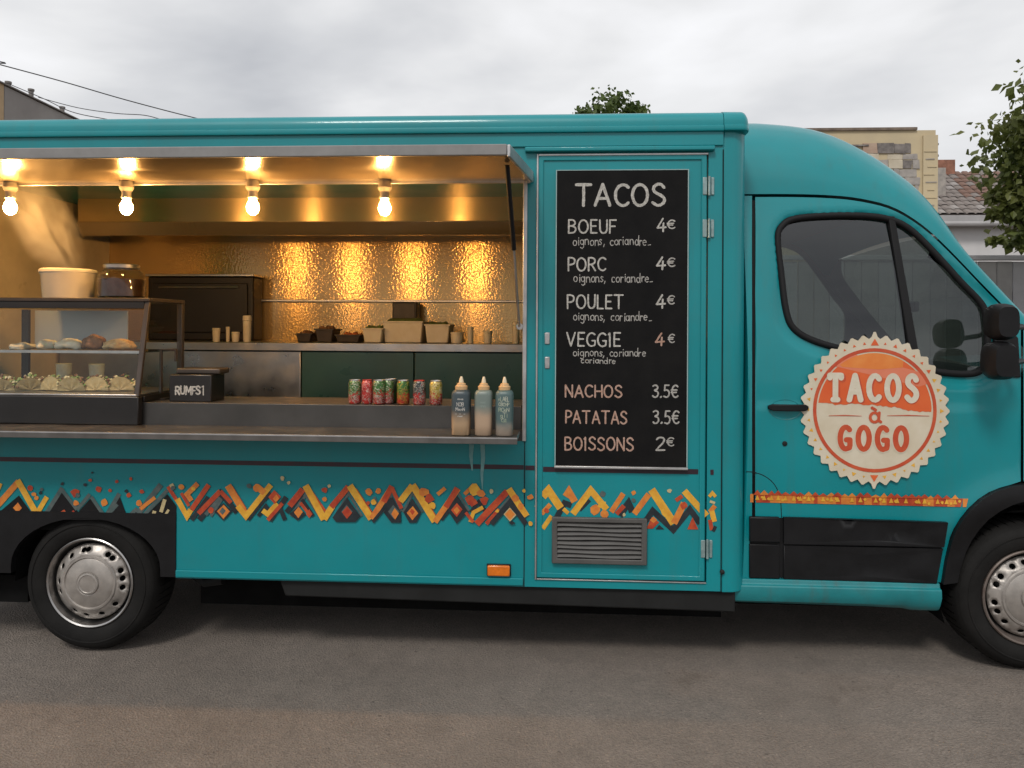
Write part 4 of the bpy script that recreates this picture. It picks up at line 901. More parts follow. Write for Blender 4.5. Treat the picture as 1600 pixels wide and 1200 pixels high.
def text_box(mb, s_, x0, x1, z0, z1, wd, y, m, jit=0.0, gap=.18, fy=None, seed=1, small=False, lay=.00025, fit=True):
    rnd = random.Random(seed); tot = sum(GL[c][0] for c in s_) + gap * (len(s_) - 1)
    sx = (x1 - x0) / tot; sz = (z1 - z0); cur = 0; k = 0
    for c in s_:
        wg, strokes = GL[c]; dx = rnd.uniform(-jit, jit); dz = rnd.uniform(-jit, jit); tilt = rnd.uniform(-jit, jit) * .8
        polys = []
        for stq in strokes:
            P = []
            # densify
            for a, b in zip(stq, stq[1:]):
                nseg = max(1, int(math.hypot((a[0] - b[0]) * sx, (a[1] - b[1]) * sz) / (.012)))
                P += [(a[0] + (b[0] - a[0]) * i / nseg, a[1] + (b[1] - a[1]) * i / nseg) for i in range(nseg)]
            P.append(stq[-1])
            Q = [(x0 + (cur + p[0] + dx + tilt * p[1] + rnd.uniform(-1, 1) * jit * .25) * sx, z0 + (p[1] + dz + rnd.uniform(-1, 1) * jit * .2) * sz) for p in P]
            ws = [wd * rnd.uniform(1 - 5 * jit, 1 + 4 * jit) for _ in Q]
            polys += stroke_polys(Q, ws)
        if polys: union_flat(mb, polys, y, m, fy)
        cur += wg + gap
# ---- chalkboard on the service door
BX0, BX1, BZ0, BZ1 = .0, .620, .936, 2.347
menu = thing('menu_board', 'black chalkboard menu with handwritten taco prices hung on the truck door', 'menu board', (.31, -.01, BZ0))
obj('slate', MB().box(BX0, BX1, -.012, -.0005, BZ0, BZ1), BOARD, menu, bevel=.002)
BFR = mat('board_trim', (.30, .42, .42), rough=.5, var=.1)
obj('edge_strip', MB().box(BX0 - .005, BX0 - .0005, -.014, -.0005, BZ0, BZ1 + .004), BFR, menu)
obj('edge_strip', MB().box(BX1 + .0005, BX1 + .005, -.014, -.0005, BZ0, BZ1 + .004), BFR, menu)
obj('edge_strip', MB().box(BX0, BX1, -.014, -.0005, BZ1 + .0005, BZ1 + .004), BFR, menu)
obj('chalk_ledge', MB().box(BX0 - .006, BX1 + .006, -.026, -.0005, BZ0 - .012, BZ0 - .001), ALU, menu, bevel=.002)
rowsT = [('TACOS', 900, 1038, 289, 321, 4.6, CHALK), ('BOEUF', 889, 962, 344, 364, 2.6, CHALK), ('4', 1027, 1040, 342, 362, 2.6, CHALK), ('€', 1043, 1054, 344, 357, 2.1, CHALK),
 ('oignons, coriandre_', 896, 1016, 370, 383, 1.3, CHALKG), ('PORC', 888, 946, 403, 423, 2.6, CHALK), ('4', 1026, 1039, 402, 421, 2.8, CHALK), ('€', 1043, 1054, 403, 416, 2.1, CHALKG),
 ('oignons, coriandre_', 897, 1019, 428, 441, 1.35, CHALKG), ('POULET', 887, 973, 461, 482, 2.6, CHALK), ('4', 1026, 1039, 461, 481, 2.8, CHALK), ('€', 1043, 1053, 462, 475, 2.1, CHALKG),
 ('oignons, coriandre_', 896, 1018, 488, 501, 1.35, CHALKG), ('VEGGIE', 886, 969, 520, 541, 2.6, CHALK), ('4', 1025, 1038, 521, 540, 2.8, CHALKO), ('€', 1044, 1053, 522, 535, 2.0, CHALKG),
 ('oignons, coriandre', 896, 1009, 545, 557, 1.35, CHALKG), ('coriandre', 908, 962, 559, 568, 1.3, CHALKG), ('NACHOS', 884, 971, 602, 621, 2.6, CHALKO), ('3.5€', 1020, 1059, 602, 621, 2.5, CHALKG),
 ('PATATAS', 884, 979, 642, 662, 2.6, CHALKO), ('3.5€', 1021, 1060, 642, 662, 2.5, CHALKG), ('BOISSONS', 883, 989, 683, 704, 2.6, CHALKO), ('2', 1025, 1038, 684, 704, 2.6, CHALKG), ('€', 1042, 1052, 684, 697, 2.0, CHALKG)]
for i, (s_, a, b, c, d, wd, m) in enumerate(rowsT):
    x0, z1 = at(a, c, -.013); x1, z0 = at(b, d, -.013); t = MB()
    low = s_[0] in 'oc'
    text_box(t, s_, x0, x1, z0, z1 + ((z1 - z0) * .25 if low else 0), wd * .00308, -.0125, m, jit=.022 if not low else .05, gap=.24 if not low else .16, seed=i)
    obj('chalk_lettering', t, m, menu, smooth=0, kind='stuff')
# ---- round sticker on the cab door
LX, LZ = at(1366, 641, .05); LR = .345
stick = thing('logo_sign', 'round cream and orange bottle-cap sign lettered tacos on the cab door', 'sign', (LX, .04, LZ))
LY = min(cabY(LX + a, LZ + b) for a in (-.34, 0, .34) for b in (-.34, -.2, 0, .03, .2, .34)) - .004
def sb(a, b): return at(a, b, LY - .005)
NT = 40; P = []
def rad(a):
    base_ = .325
    return base_
for k in range(NT):
    a0 = 90 + 360 * k / NT
    big = 1.0 if k in (0, NT // 2) else 0
    for u, rr_ in ((-.5, .328), (-.25, .338), (-.08, .3465 + .014 * big), (.08, .3465 + .014 * big), (.25, .338)):
        a = R(a0 + 360 / NT * u); P.append((LX + rr_ * math.cos(a), LZ + rr_ * 1.035 * math.sin(a)))
t = MB(); n = len(P); t.sheet(P, fy=lambda x, z: LY - .004, sp=.08); t.sheet(P, fy=lambda x, z: LY, sp=0)
t.add([(x, LY - .004, z) for x, z in P] + [(x, LY, z) for x, z in P], [(i, (i + 1) % n, n + (i + 1) % n, n + i) for i in range(n)])
obj('backing', t, CREAM, stick, smooth=30)
def circ(r, a0=0, a1=360, n=72): return [(LX + r * math.cos(R(a0 + (a1 - a0) * k / n)), LZ + r * 1.03 * math.sin(R(a0 + (a1 - a0) * k / n))) for k in range(n + (0 if a1 - a0 == 360 else 1))]
t = MB(); t.sheet(circ(.287), [circ(.271)], fy=lambda x, z: LY - .0056, sp=0); obj('ring_band', t, SRED, stick, smooth=0)
# orange upper half with a ragged lower edge
rnd = random.Random(5); zc = LZ + .012; edge = []
for k in range(41):
    x = LX - .262 + .524 * k / 40; e = rnd.uniform(-.004, .004)
    if abs(x - LX) < .13: e += .012
    edge.append((x, zc - .02 * (x - LX) / .26 + e))
up = circ(.264, 3, 177, 50); t = MB(); t.sheet(up + edge, fy=lambda x, z: LY - .0052, sp=0); obj('orange_field', t, SORANGE, stick, smooth=0)
t = MB(); t.sheet(circ(.2645, 60, 128, 24) + [(LX - .15, LZ + .205), (LX + .02, LZ + .195), (LX + .13, LZ + .205)], fy=lambda x, z: LY - .0058, sp=0)
obj('faded_patch', t, mat('sticker_faded', (.72, .18, .03), rough=.3, color2=(.78, .27, .06), vscale=9, coat=.5), stick, smooth=0)
t = MB(); t.sheet([sb(*p) for p in ((1304, 572), (1328, 552), (1400, 571), (1446, 584), (1449, 600), (1436, 604))], fy=lambda x, z: LY - .0054, sp=0); obj('painted_gloss_band', t, mat('painted_gloss_salmon', (.70, .19, .10), rough=.3, color2=(.73, .23, .13), vscale=6, coat=.5), stick, smooth=0)  # diagonal gloss reflection painted on as a lighter band
t = MB()
for k in range(NT):
    a = R(90 + 360 * k / NT); r_ = .309; big = k in (0, NT // 2); s_ = .019 if big else rnd.uniform(.006, .011)
    cx, cz = LX + r_ * math.cos(a), LZ + r_ * 1.035 * math.sin(a); e1 = Vector((math.cos(a), math.sin(a))); e2 = Vector((-math.sin(a), math.cos(a)))
    pts = [Vector((cx, cz)) + e1 * s_ * 1.1, Vector((cx, cz)) - e1 * s_ * .6 - e2 * s_, Vector((cx, cz)) - e1 * s_ * .6 + e2 * s_]
    t.flat([(p.x, p.y) for p in pts], LY - .0052, SORANGE if k < 9 or k > 33 or big else ZY)
obj('tooth_print', t, None, stick, smooth=0, kind='stuff')
def sletters(s_, px0, px1, py0, py1, wd, m, y, gap, jit=.008, seed=3, name='lettering'):
    x0, z1 = sb(px0, py0); x1, z0 = sb(px1, py1); t = MB(); h = wd * .00308 / 2
    text_box(t, s_, x0 + h, x1 - h, z0 + h, z1 - h, wd * .00308, y, m, jit=jit, gap=gap, seed=seed, lay=.0001); obj(name, t, m, stick, smooth=0, kind='stuff')
sletters('τACOS', 1293.5, 1437.5, 583.5, 631.5, 10, SRED, LY - .0062, .50, 0, 3, 'letter_shadow')
sletters('τACOS', 1292, 1436, 582, 630, 8.6, LETTERC, LY - .0070, .52, 0, 3)
sletters('GOGO', 1307, 1422, 661, 709, 12, CREAM, LY - .0056, .52, 0, 4, 'letter_shadow')
sletters('GOGO', 1308.5, 1420.5, 663, 707, 8.2, SRED, LY - .0064, .55, 0, 4)
sletters('à', 1357, 1377, 630, 662, 4.4, SRED, LY - .0064, .3, 0, 4)
t = MB()
for a, b in ((1295, 1346), (1386, 1452)):
    t.ribbon([sb(a, 649.5), sb((a + b) / 2, 649), sb(b, 650)], [.002, .005, .002], LY - .0064, SRED, cap=False)
obj('rule_line', t, None, stick, smooth=0)

# ================================================================== PENDANT BULBS
def bulb_mat():
    m = mat('lit_bulb', (1, .9, .7), rough=.3, emit=((1, .50, .14), 350)); return m
BULB = bulb_mat(); SOCK = mat('socket_porcelain', (.50, .46, .38), rough=.5, var=.1)
lab = ['lit round bulb nearest the truck rear above the display case end', 'lit round bulb above the dark jar on the display case', 'lit round bulb above the black oven panel', 'lit round bulb above the soda cans, nearest the chalkboard']
for i, (px, py) in enumerate(((16, 325), (197.5, 325), (395, 325), (601, 326))):
    x, z = at(px, py, -.045); top = HZ - .001
    pb = thing('pendant_bulb', lab[i], 'light bulb', (x, -.045, z), 'bulbs hanging along the hatch')
    t = MB(); t.lathe([(.001, -.034), (.012, -.032), (.022, -.023), (.029, -.007), (.030, .005), (.026, .019), (.019, .033), (.015, .042), (.015, .046)], (x, -.045, z), 'z', 24); obj('bulb', t, BULB, pb)
    t = MB(); t.lathe([(.019, .044), (.021, .05), (.022, .078), (.030, .090), (.034, .10), (.030, .112), (.028, top - z)], (x, -.045, z), 'z', 20); so_ = obj('socket', t, SOCK, pb, smooth=30)
    t = MB(); t.lathe([(.0225, .047), (.0245, .049), (.0245, .055), (.0225, .057)], (x, -.045, z), 'z', 20); obj('collar', t, ALU, so_)
t = MB(); x0 = at(0, 283, -.045)[0] - .3
# ================================================================== THINGS ON THE COUNTERS
# display case
CX1 = at(217, 620, -.01)[0]; CX0 = -3.2
case = thing('display_case', 'black framed glass food display case on the serving counter', 'display case', ((CX0 + CX1) / 2, .18, 1.101))
CASEB = mat('case_black', (.012, .011, .011), rough=.35, var=.2, vscale=8); CASEF = mat('case_frame', (.045, .036, .030), rough=.4, var=.2, vscale=8)
zb0, zb1, zt = 1.1015, 1.243, 1.735
obj('base', MB().box(CX0, CX1, -.016, .026, zb0, zb1), CASEB, case, bevel=.006)
obj('base_rear', MB().box(CX0, CX1, .040, .46, 1.2095, zb1 - .001), CASEB, case, bevel=.004)
obj('floor_tray', MB().box(CX0 + .01, CX1 - .012, -.012, .45, zb1, zb1 + .010), STEELD, case, bevel=.003)
YF0, YF1, YB = -.012, .085, .455
def bar(name, a, b, r, m=CASEF):
    t = MB(); t.tube([a, b], r, 4); return obj(name, t, m, case)
t = MB(); t.hexa([(CX1 - .026, YF0, zb1), (CX1, YF0, zb1), (CX1, YF1, zt - .02), (CX1 - .026, YF1, zt - .02)], [(CX1 - .026, YF0 + .02, zb1), (CX1, YF0 + .02, zb1), (CX1, YF1 + .02, zt - .02), (CX1 - .026, YF1 + .02, zt - .02)]); obj('front_post', t, CASEF, case, bevel=.003)
obj('rear_post', MB().box(CX1 - .03, CX1, YB - .03, YB, zb1, zt - .02), CASEF, case, bevel=.003)
obj('top_frame', MB().box(CX0, CX1 + .002, YF1 - .006, YF1 + .020, zt - .020, zt), CASEF, case, bevel=.004)
obj('top_frame', MB().box(CX0, CX1 + .002, YB - .022, YB + .002, zt - .020, zt), CASEF, case, bevel=.004)
obj('top_frame', MB().box(CX1 - .024, CX1 + .002, YF1 + .021, YB - .023, zt - .020, zt), CASEF, case, bevel=.004)
obj('top_glass', MB().box(CX0, CX1 - .025, YF1 + .021, YB - .023, zt - .006, zt - .0005), GLASSCASE, case)
obj('top_rail', MB().box(CX0, CX1 - .027, YF1 - .004, YF1 + .016, zt - .055, zt - .0205), CASEB, case, bevel=.002)
t = MB(); t.add([(CX0, YF0 + .01, zb1 + .011), (CX1 - .024, YF0 + .01, zb1 + .011), (CX1 - .024, YF1 + .008, zt - .056), (CX0, YF1 + .008, zt - .056)], [(0, 1, 2, 3)]); obj('front_glass', t, GLASSCASE, case)
t = MB(); t.add([(CX1 - .008, YF0 + .022, zb1 + .011), (CX1 - .008, YB - .031, zb1 + .011), (CX1 - .008, YB - .031, zt - .021), (CX1 - .008, YF1 + .022, zt - .021)], [(0, 1, 2, 3)]); obj('side_glass', t, GLASSCASE, case)
zsh = at(120, 548, .1)[1]
obj('glass_shelf', MB().box(CX0 + .02, CX1 - .035, .075, YB - .035, zsh - .008, zsh), glass_mat('shelf_glass', (.75, .82, .78), base=.06), case)
obj('shelf_front_strip', MB().box(CX0 + .02, CX1 - .035, .066, .0745, zsh - .011, zsh + .003), ALU, case)
xp = at(38, 520, .40)[0]; obj('shelf_support', MB().box(xp - .02, xp + .02, YB - .05, YB - .032, zb1 + .011, zt - .056), CASEF, case)
obj('sky_reflection_panel', MB().box(xp + .03, CX1 - .32, YB - .012, YB - .006, zsh + .02, zt - .06), mat('sky_reflection_white', (.55, .56, .57), rough=.4), case)  # pale panel standing in for the sky reflected in the case glass
# food in the case
def food_mesh(seed, kind):
    r_ = random.Random(seed); bm = bmesh.new(); bmesh.ops.create_icosphere(bm, subdivisions=3, radius=1)
    ph = [r_.uniform(0, 6.28) for _ in range(6)]
    for v in bm.verts:
        c = v.co; n_ = 1 + .2 * math.sin(c.x * 4 + ph[0]) * math.sin(c.y * 5 + ph[1]) + .07 * math.sin(c.z * 9 + ph[2] + c.x * 7) + .09 * math.sin(c.x * 17 + ph[3]) * math.sin(c.y * 15 + c.z * 13 + ph[4]) + r_.uniform(-.05, .05)
        s_ = (.078, .050, .036) if kind == 0 else (.055, .055, .05) if kind == 1 else (.09, .055, .026)
        v.co = Vector((c.x * s_[0] * n_, c.y * s_[1] * n_, max(-.5, c.z) * s_[2] * n_))
        if kind == 0: v.co.z += .25 * v.co.x ** 2 / .07 * -.3
    zmin = min(v.co.z for v in bm.verts)
    for v in bm.verts: v.co.z -= zmin
    me = bpy.data.meshes.new('pastry'); bm.to_mesh(me); bm.free()
    me.polygons.foreach_set('use_smooth', [True] * len(me.polygons)); return me
PM = [mat('pastry_gold', (.45, .26, .10), rough=.6, color2=(.62, .45, .24), vscale=30, bump=.3, bscale=60), mat('pastry_pale', (.62, .52, .36), rough=.65, color2=(.72, .65, .52), vscale=26, bump=.3, bscale=60),
      mat('pastry_brown', (.16, .075, .035), rough=.6, color2=(.30, .16, .08), vscale=30, bump=.3, bscale=60)]
fm = [food_mesh(i, i % 3) for i in range(6)]
fmm = {}
def food(x, y, z, k, mi, rz, s_, label, grp):
    key = (k, mi)
    if key not in fmm:
        me = fm[k].copy(); me.materials.clear(); me.materials.append(PM[mi]); fmm[key] = me
    o = bpy.data.objects.new('pastry', fmm[key]); COL.objects.link(o); o.location = (x, y, z); o.rotation_euler.z = rz; o.scale = (s_, s_, s_); tag(o, label, 'pastry', grp)
rnd = random.Random(11)
SHELL = mat('taco_shell', (.55, .36, .14), rough=.6, color2=(.68, .50, .26), vscale=40, bump=.2, bscale=80)
FILL = [mat('taco_lettuce', (.16, .26, .05), rough=.6, color2=(.34, .38, .14), vscale=40), mat('taco_meat', (.16, .07, .035), rough=.6, color2=(.30, .14, .07), vscale=50), mat('taco_cheese', (.66, .50, .22), rough=.55, color2=(.74, .64, .44), vscale=40)]
def taco_meshes(seed):
    r_ = random.Random(seed); n = 14; t = MB(); rr = []
    for side_ in (-1, 1):
        ring = []
        for k in range(n + 1):
            a = math.pi * k / n; ring.append([(.068 * math.cos(a) * u, side_ * (.006 + .020 * (u * math.sin(a)) + .002 * math.sin(k * 2 + seed)), .068 * math.sin(a) * u) for u in (0, .35, .7, 1)])
        t.loft(ring, closed=False)
    f = []
    for m in range(3):
        q = MB()
        for _ in range(16):
            a = r_.uniform(.25, 2.9); R_ = r_.uniform(.052, .078); cx, cy_, cz = R_ * math.cos(a), r_.uniform(-.014, .014), R_ * math.sin(a) + .004; e = r_.uniform(.005, .011)
            q.add([(cx - e, cy_, cz), (cx, cy_ - e, cz - e * .5), (cx + e, cy_, cz + e * .4), (cx, cy_ + e, cz), (cx, cy_, cz + e), (cx, cy_, cz - e)], [(0, 1, 4), (1, 2, 4), (2, 3, 4), (3, 0, 4), (1, 0, 5), (2, 1, 5), (3, 2, 5), (0, 3, 5)])
        f.append(q)
    return t, f
x = -2.96; i = 0; tz = zb1 + .0125
while x < CX1 - .10:
    ro = thing('taco', 'folded taco on the bottom tray of the glass display case', 'taco', (x, .13, tz), 'tacos on the bottom tray')
    sh_, fl = taco_meshes(i); a = rnd.uniform(-.5, .5); tl = rnd.uniform(-.35, .35); y0 = .13 + rnd.uniform(-.03, .03)
    def put(mb):
        o = MB(); o.f = mb.f; o.m = mb.m
        for vx, vy, vz in mb.v:
            yy, zz = vy * math.cos(tl) - vz * math.sin(tl), vy * math.sin(tl) + vz * math.cos(tl); o.v.append((x + vx * math.cos(a) - yy * math.sin(a), y0 + vx * math.sin(a) + yy * math.cos(a), tz + zz + .002))
        return o
    obj('shell', put(sh_), SHELL, ro, smooth=60)
    for nm, q, m in zip(('lettuce', 'meat', 'cheese'), fl, FILL): obj(nm, put(q), m, ro, smooth=0, kind='stuff')
    food(x + rnd.uniform(-.02, .02), .27 + rnd.uniform(-.02, .02), zb1 + .0105, rnd.randrange(6), rnd.choice((0, 1, 1)), rnd.uniform(0, 6), rnd.uniform(.7, 1.0), 'baked snack behind the tacos on the bottom tray of the case', 'food on the bottom tray')
    x += .118; i += 1
x = -2.80
while x < CX1 - .12:
    y = .2; mi = 1 if x < -2.45 else rnd.choice((0, 2)); food(x, y + rnd.uniform(-.03, .03), zsh + .0005, rnd.randrange(6), mi, rnd.uniform(0, 6), rnd.uniform(.8, 1.1), 'baked snack on the upper glass shelf of the display case', 'food on the glass shelf')
    x += .13
for px in (75, 128):
    x, _ = at(px, 600, .2); t = MB(); t.lathe([(.030, 0), (.038, .10), (.040, .13), (.036, .132), (.001, .12)], (x, .33, zb1 + .0105), 'z', 14)
    tag(obj('paper_cup', t, PM[1], None, at_base=(x, .33, zb1 + .0105)), 'tall pale cup behind the snacks in the case, %s' % ('towards the truck rear' if px == 75 else 'towards the black post'), 'cup', 'cups in the display case')
# bucket and jar on top of the case
x, _ = at(107, 440, .28); s_ = .135
bk = thing('plastic_tub', 'cream plastic tub standing on top of the display case', 'tub', (x, .28, zt + .0005))
t = MB(); t.lathe([(.118, 0), (.122, .01), (.130, .125), (.134, .13), (.134, .138), (.12, .138)], (x, .28, zt + .0005), 'z', 32); obj('tub_body', t, PLASTICW, bk)
t = MB(); t.lathe([(.139, .1385), (.140, .150), (.132, .158), (.060, .160), (.001, .160)], (x, .28, zt + .0005), 'z', 32); obj('lid', t, PLASTICW, bk, smooth=35)
x, _ = at(190, 440, .28)
jr = thing('glass_jar', 'clear glass jar half full of dark sauce on the display case', 'jar', (x, .28, zt + .0005))
t = MB(); t.lathe([(.105, 0), (.118, .012), (.118, .115), (.100, .145), (.085, .155), (.085, .165)], (x, .28, zt + .0005), 'z', 28); obj('jar_glass', t, GLASSJAR, jr)
t = MB(); t.lathe([(.10, .004), (.113, .014), (.113, .105), (.001, .107)], (x, .28, zt + .0005), 'z', 28); obj('contents', t, mat('dark_sauce', (.030, .014, .008), rough=.3, var=.4, vscale=20), jr)
t = MB(); t.lathe([(.089, .163), (.090, .180), (.082, .184), (.001, .184)], (x, .28, zt + .0005), 'z', 28); obj('lid', t, STEELD, jr)
# black box with chalk scribble beside the case
x0, zz1 = at(264, 585, .10); x1, zz0 = at(330, 626, .10); zz0 = 1.2085
bx = thing('counter_box', 'small black box with white lettering beside the display case', 'box', ((x0 + x1) / 2, .16, zz0))
obj('box_body', MB().box(x0, x1, .10, .26, zz0, zz1), CASEB, bx, bevel=.006)
t = MB(); text_box(t, 'RUMFS', at(278, 0, .1)[0], at(316, 0, .1)[0], at(300, 616, .1)[1], at(300, 604, .1)[1], .0085, .0995, CHALK, jit=.05, gap=.16, seed=4); text_box(t, 'I', at(319, 0, .1)[0], at(323, 0, .1)[0], at(300, 617, .1)[1], at(300, 603, .1)[1], .006, .0988, CHALK); obj('lettering', t, CHALK, bx, smooth=0)
obj('lid', MB().box(x0 + .02, x1 + .03, .13, .25, zz1 + .0005, zz1 + .030), CASEF, bx, bevel=.008)
x0, zz1 = at(243, 545, .2)[0], at(0, 545, .2)[1]
nt_ = thing('tap_stand', 'thin dark bracket between the display case and black box', 'stand', (x0, .22, 1.2085))
t = MB(); t.tube([(x0 + .02, .22, 1.209), (x0 + .02, .22, zz1), (x0 + .10, .22, zz1), (x0 + .10, .22, zz1 - .06)], .010, 6); obj('bracket', t, CASEF, nt_)
t = MB(); t.box(x0 - .02, x0 + .06, .18, .26, 1.2085, 1.216); obj('foot', t, CASEF, nt_)
# ---- cans
def can_mat(name, c1, c2, c3, sc_, seed):
    m = mat(name, c1, rough=.3, metal=.25); t = m.node_tree; N = t.nodes; lk = t.links.new; pb = N['Principled BSDF']
    co = N.new('ShaderNodeTexCoord'); mpn = N.new('ShaderNodeMapping'); mpn.inputs['Location'].default_value = (seed * 3.1, seed, seed * 1.7); mpn.inputs['Scale'].default_value = (1, 1, 1.3)
    n = N.new('ShaderNodeTexNoise'); n.inputs['Scale'].default_value = sc_; n.inputs['Detail'].default_value = 3; n.inputs['Distortion'].default_value = 1.2
    r_ = N.new('ShaderNodeValToRGB'); r_.color_ramp.interpolation = 'CONSTANT'
    r_.color_ramp.elements[0].color = (*c1, 1); r_.color_ramp.elements[1].position = .40; r_.color_ramp.elements[1].color = (*[x * .35 for x in c1], 1)
    for ps, c in ((.46, c1), (.53, c3), (.57, c1), (.66, c2)): e = r_.color_ramp.elements.new(ps); e.color = (*c, 1)
    lk(co.outputs['Object'], mpn.inputs[0]); lk(mpn.outputs[0], n.inputs['Vector']); lk(n.outputs['Fac'], r_.inputs['Fac'])
    r_.color_ramp.elements[0].color = (*c1, 1)
    sx = N.new('ShaderNodeSeparateXYZ'); lk(co.outputs['Object'], sx.inputs[0]); ad = N.new('ShaderNodeMath'); ad.operation = 'MULTIPLY_ADD'; ad.inputs[1].default_value = .16; lk(n.outputs['Fac'], ad.inputs[0]); lk(sx.outputs['Z'], ad.inputs[2])
    gt = N.new('ShaderNodeMath'); gt.operation = 'LESS_THAN'; gt.inputs[1].default_value = .130; lk(ad.outputs[0], gt.inputs[0])
    r2 = N.new('ShaderNodeValToRGB'); r2.color_ramp.interpolation = 'CONSTANT'; r2.color_ramp.elements[0].color = (*c2, 1); r2.color_ramp.elements[1].position = .50; r2.color_ramp.elements[1].color = (*c3, 1)
    e = r2.color_ramp.elements.new(.545); e.color = (*[x * .5 for x in c2], 1); lk(n.outputs['Fac'], r2.inputs['Fac'])
    mx = N.new('ShaderNodeMix'); mx.data_type = 'RGBA'; lk(gt.outputs[0], mx.inputs['Factor']); lk(r_.outputs['Color'], mx.inputs['A']); lk(r2.outputs['Color'], mx.inputs['B']); lk(mx.outputs['Result'], pb.inputs['Base Color'])
    return m
GR, RD, WH, DK, YL = (.05, .16, .03), (.50, .035, .03), (.60, .56, .48), (.05, .06, .06), (.50, .38, .06)
cans = [(554.5, GR, RD, WH, 'green and red soda can, first in the row from the truck rear'), (573.5, RD, RD, WH, 'slim mostly red soda can, second from the truck rear'), (592, GR, RD, WH, 'green soda can with pink base between red can and dark green can'), (606, GR, RD, WH, 'green soda can half hidden in the close pair of cans'), (611, DK, GR, GR, 'dark green soda can at the back of the row'), (630, GR, RD, YL, 'green and red soda can with gap either side, mid row'), (655, DK, RD, WH, 'dark grey soda can with red rim and base'), (681, YL, RD, WH, 'yellow and red soda can, last of the row before the bottles')]
RIMC = [ALU, mat('can_rim_red', (.45, .04, .03), rough=.35, metal=.3)]
for i, (px, c1, c2, c3, lb) in enumerate(cans):
    Yc = .085 if i not in (3, 4) else (.12 if i == 3 else .17)
    x, _ = at(px, 632, Yc); zc_ = 1.2085; r0 = .0315 if i != 1 else .028
    cn = thing('soda_can', lb, 'can', (x, Yc, zc_), 'soda cans along the inner counter')
    t = MB(); t.lathe([(r0 - .008, 0), (r0 - .004, .003), (r0, .010), (r0, .104), (r0 - .003, .112), (r0 - .006, .118)], (x, Yc, zc_), 'z', 24); obj('can_body', t, can_mat('can_print_%d' % i, c1, c2, c3, 60, i + 1), cn)
    t = MB(); t.lathe([(r0 - .0055, .1165), (r0 - .004, .119), (r0 - .0045, .122), (r0 - .007, .1215), (r0 - .008, .118), (.001, .118)], (x, Yc, zc_), 'z', 24); obj('lid', t, RIMC[1 if i in (1, 6) else 0], cn)
# ---- squeeze bottles
def bottle_mat(name, top, low, lev):
    m = mat(name, low, rough=.38, sub=.0); t = m.node_tree; N = t.nodes; lk = t.links.new; pb = N['Principled BSDF']
    co = N.new('ShaderNodeTexCoord'); sx = N.new('ShaderNodeSeparateXYZ'); lk(co.outputs['Object'], sx.inputs[0])
    mr_ = N.new('ShaderNodeMapRange'); mr_.inputs['From Min'].default_value = lev - .035; mr_.inputs['From Max'].default_value = lev + .035; mr_.interpolation_type = 'SMOOTHSTEP'
    nz = N.new('ShaderNodeTexNoise'); nz.inputs['Scale'].default_value = 30; lk(co.outputs['Object'], nz.inputs['Vector'])
    ad = N.new('ShaderNodeMath'); ad.operation = 'MULTIPLY_ADD'; ad.inputs[1].default_value = .03; lk(nz.outputs['Fac'], ad.inputs[0]); lk(sx.outputs['Z'], ad.inputs[2]); lk(ad.outputs[0], mr_.inputs['Value'])
    mx = N.new('ShaderNodeMix'); mx.data_type = 'RGBA'; mx.inputs['A'].default_value = (*low, 1); mx.inputs['B'].default_value = (*top, 1); lk(mr_.outputs['Result'], mx.inputs['Factor']); lk(mx.outputs['Result'], pb.inputs['Base Color'])
    return m
CAPM = mat('bottle_cap', (.62, .40, .20), rough=.45, var=.05); NOZ = mat('nozzle', (.70, .58, .40), rough=.4)
bl = [(720.5, 31, (.045, .065, .075), (.40, .27, .16), .105, 'squeeze bottle with dark blue upper half and white print'), (755.5, 29, (.16, .20, .18), (.44, .31, .21), .125, 'milky squeeze bottle standing between two printed bottles'), (788, 29, (.08, .13, .13), (.36, .29, .23), .06, 'squeeze bottle with green print nearest the chalkboard door')]
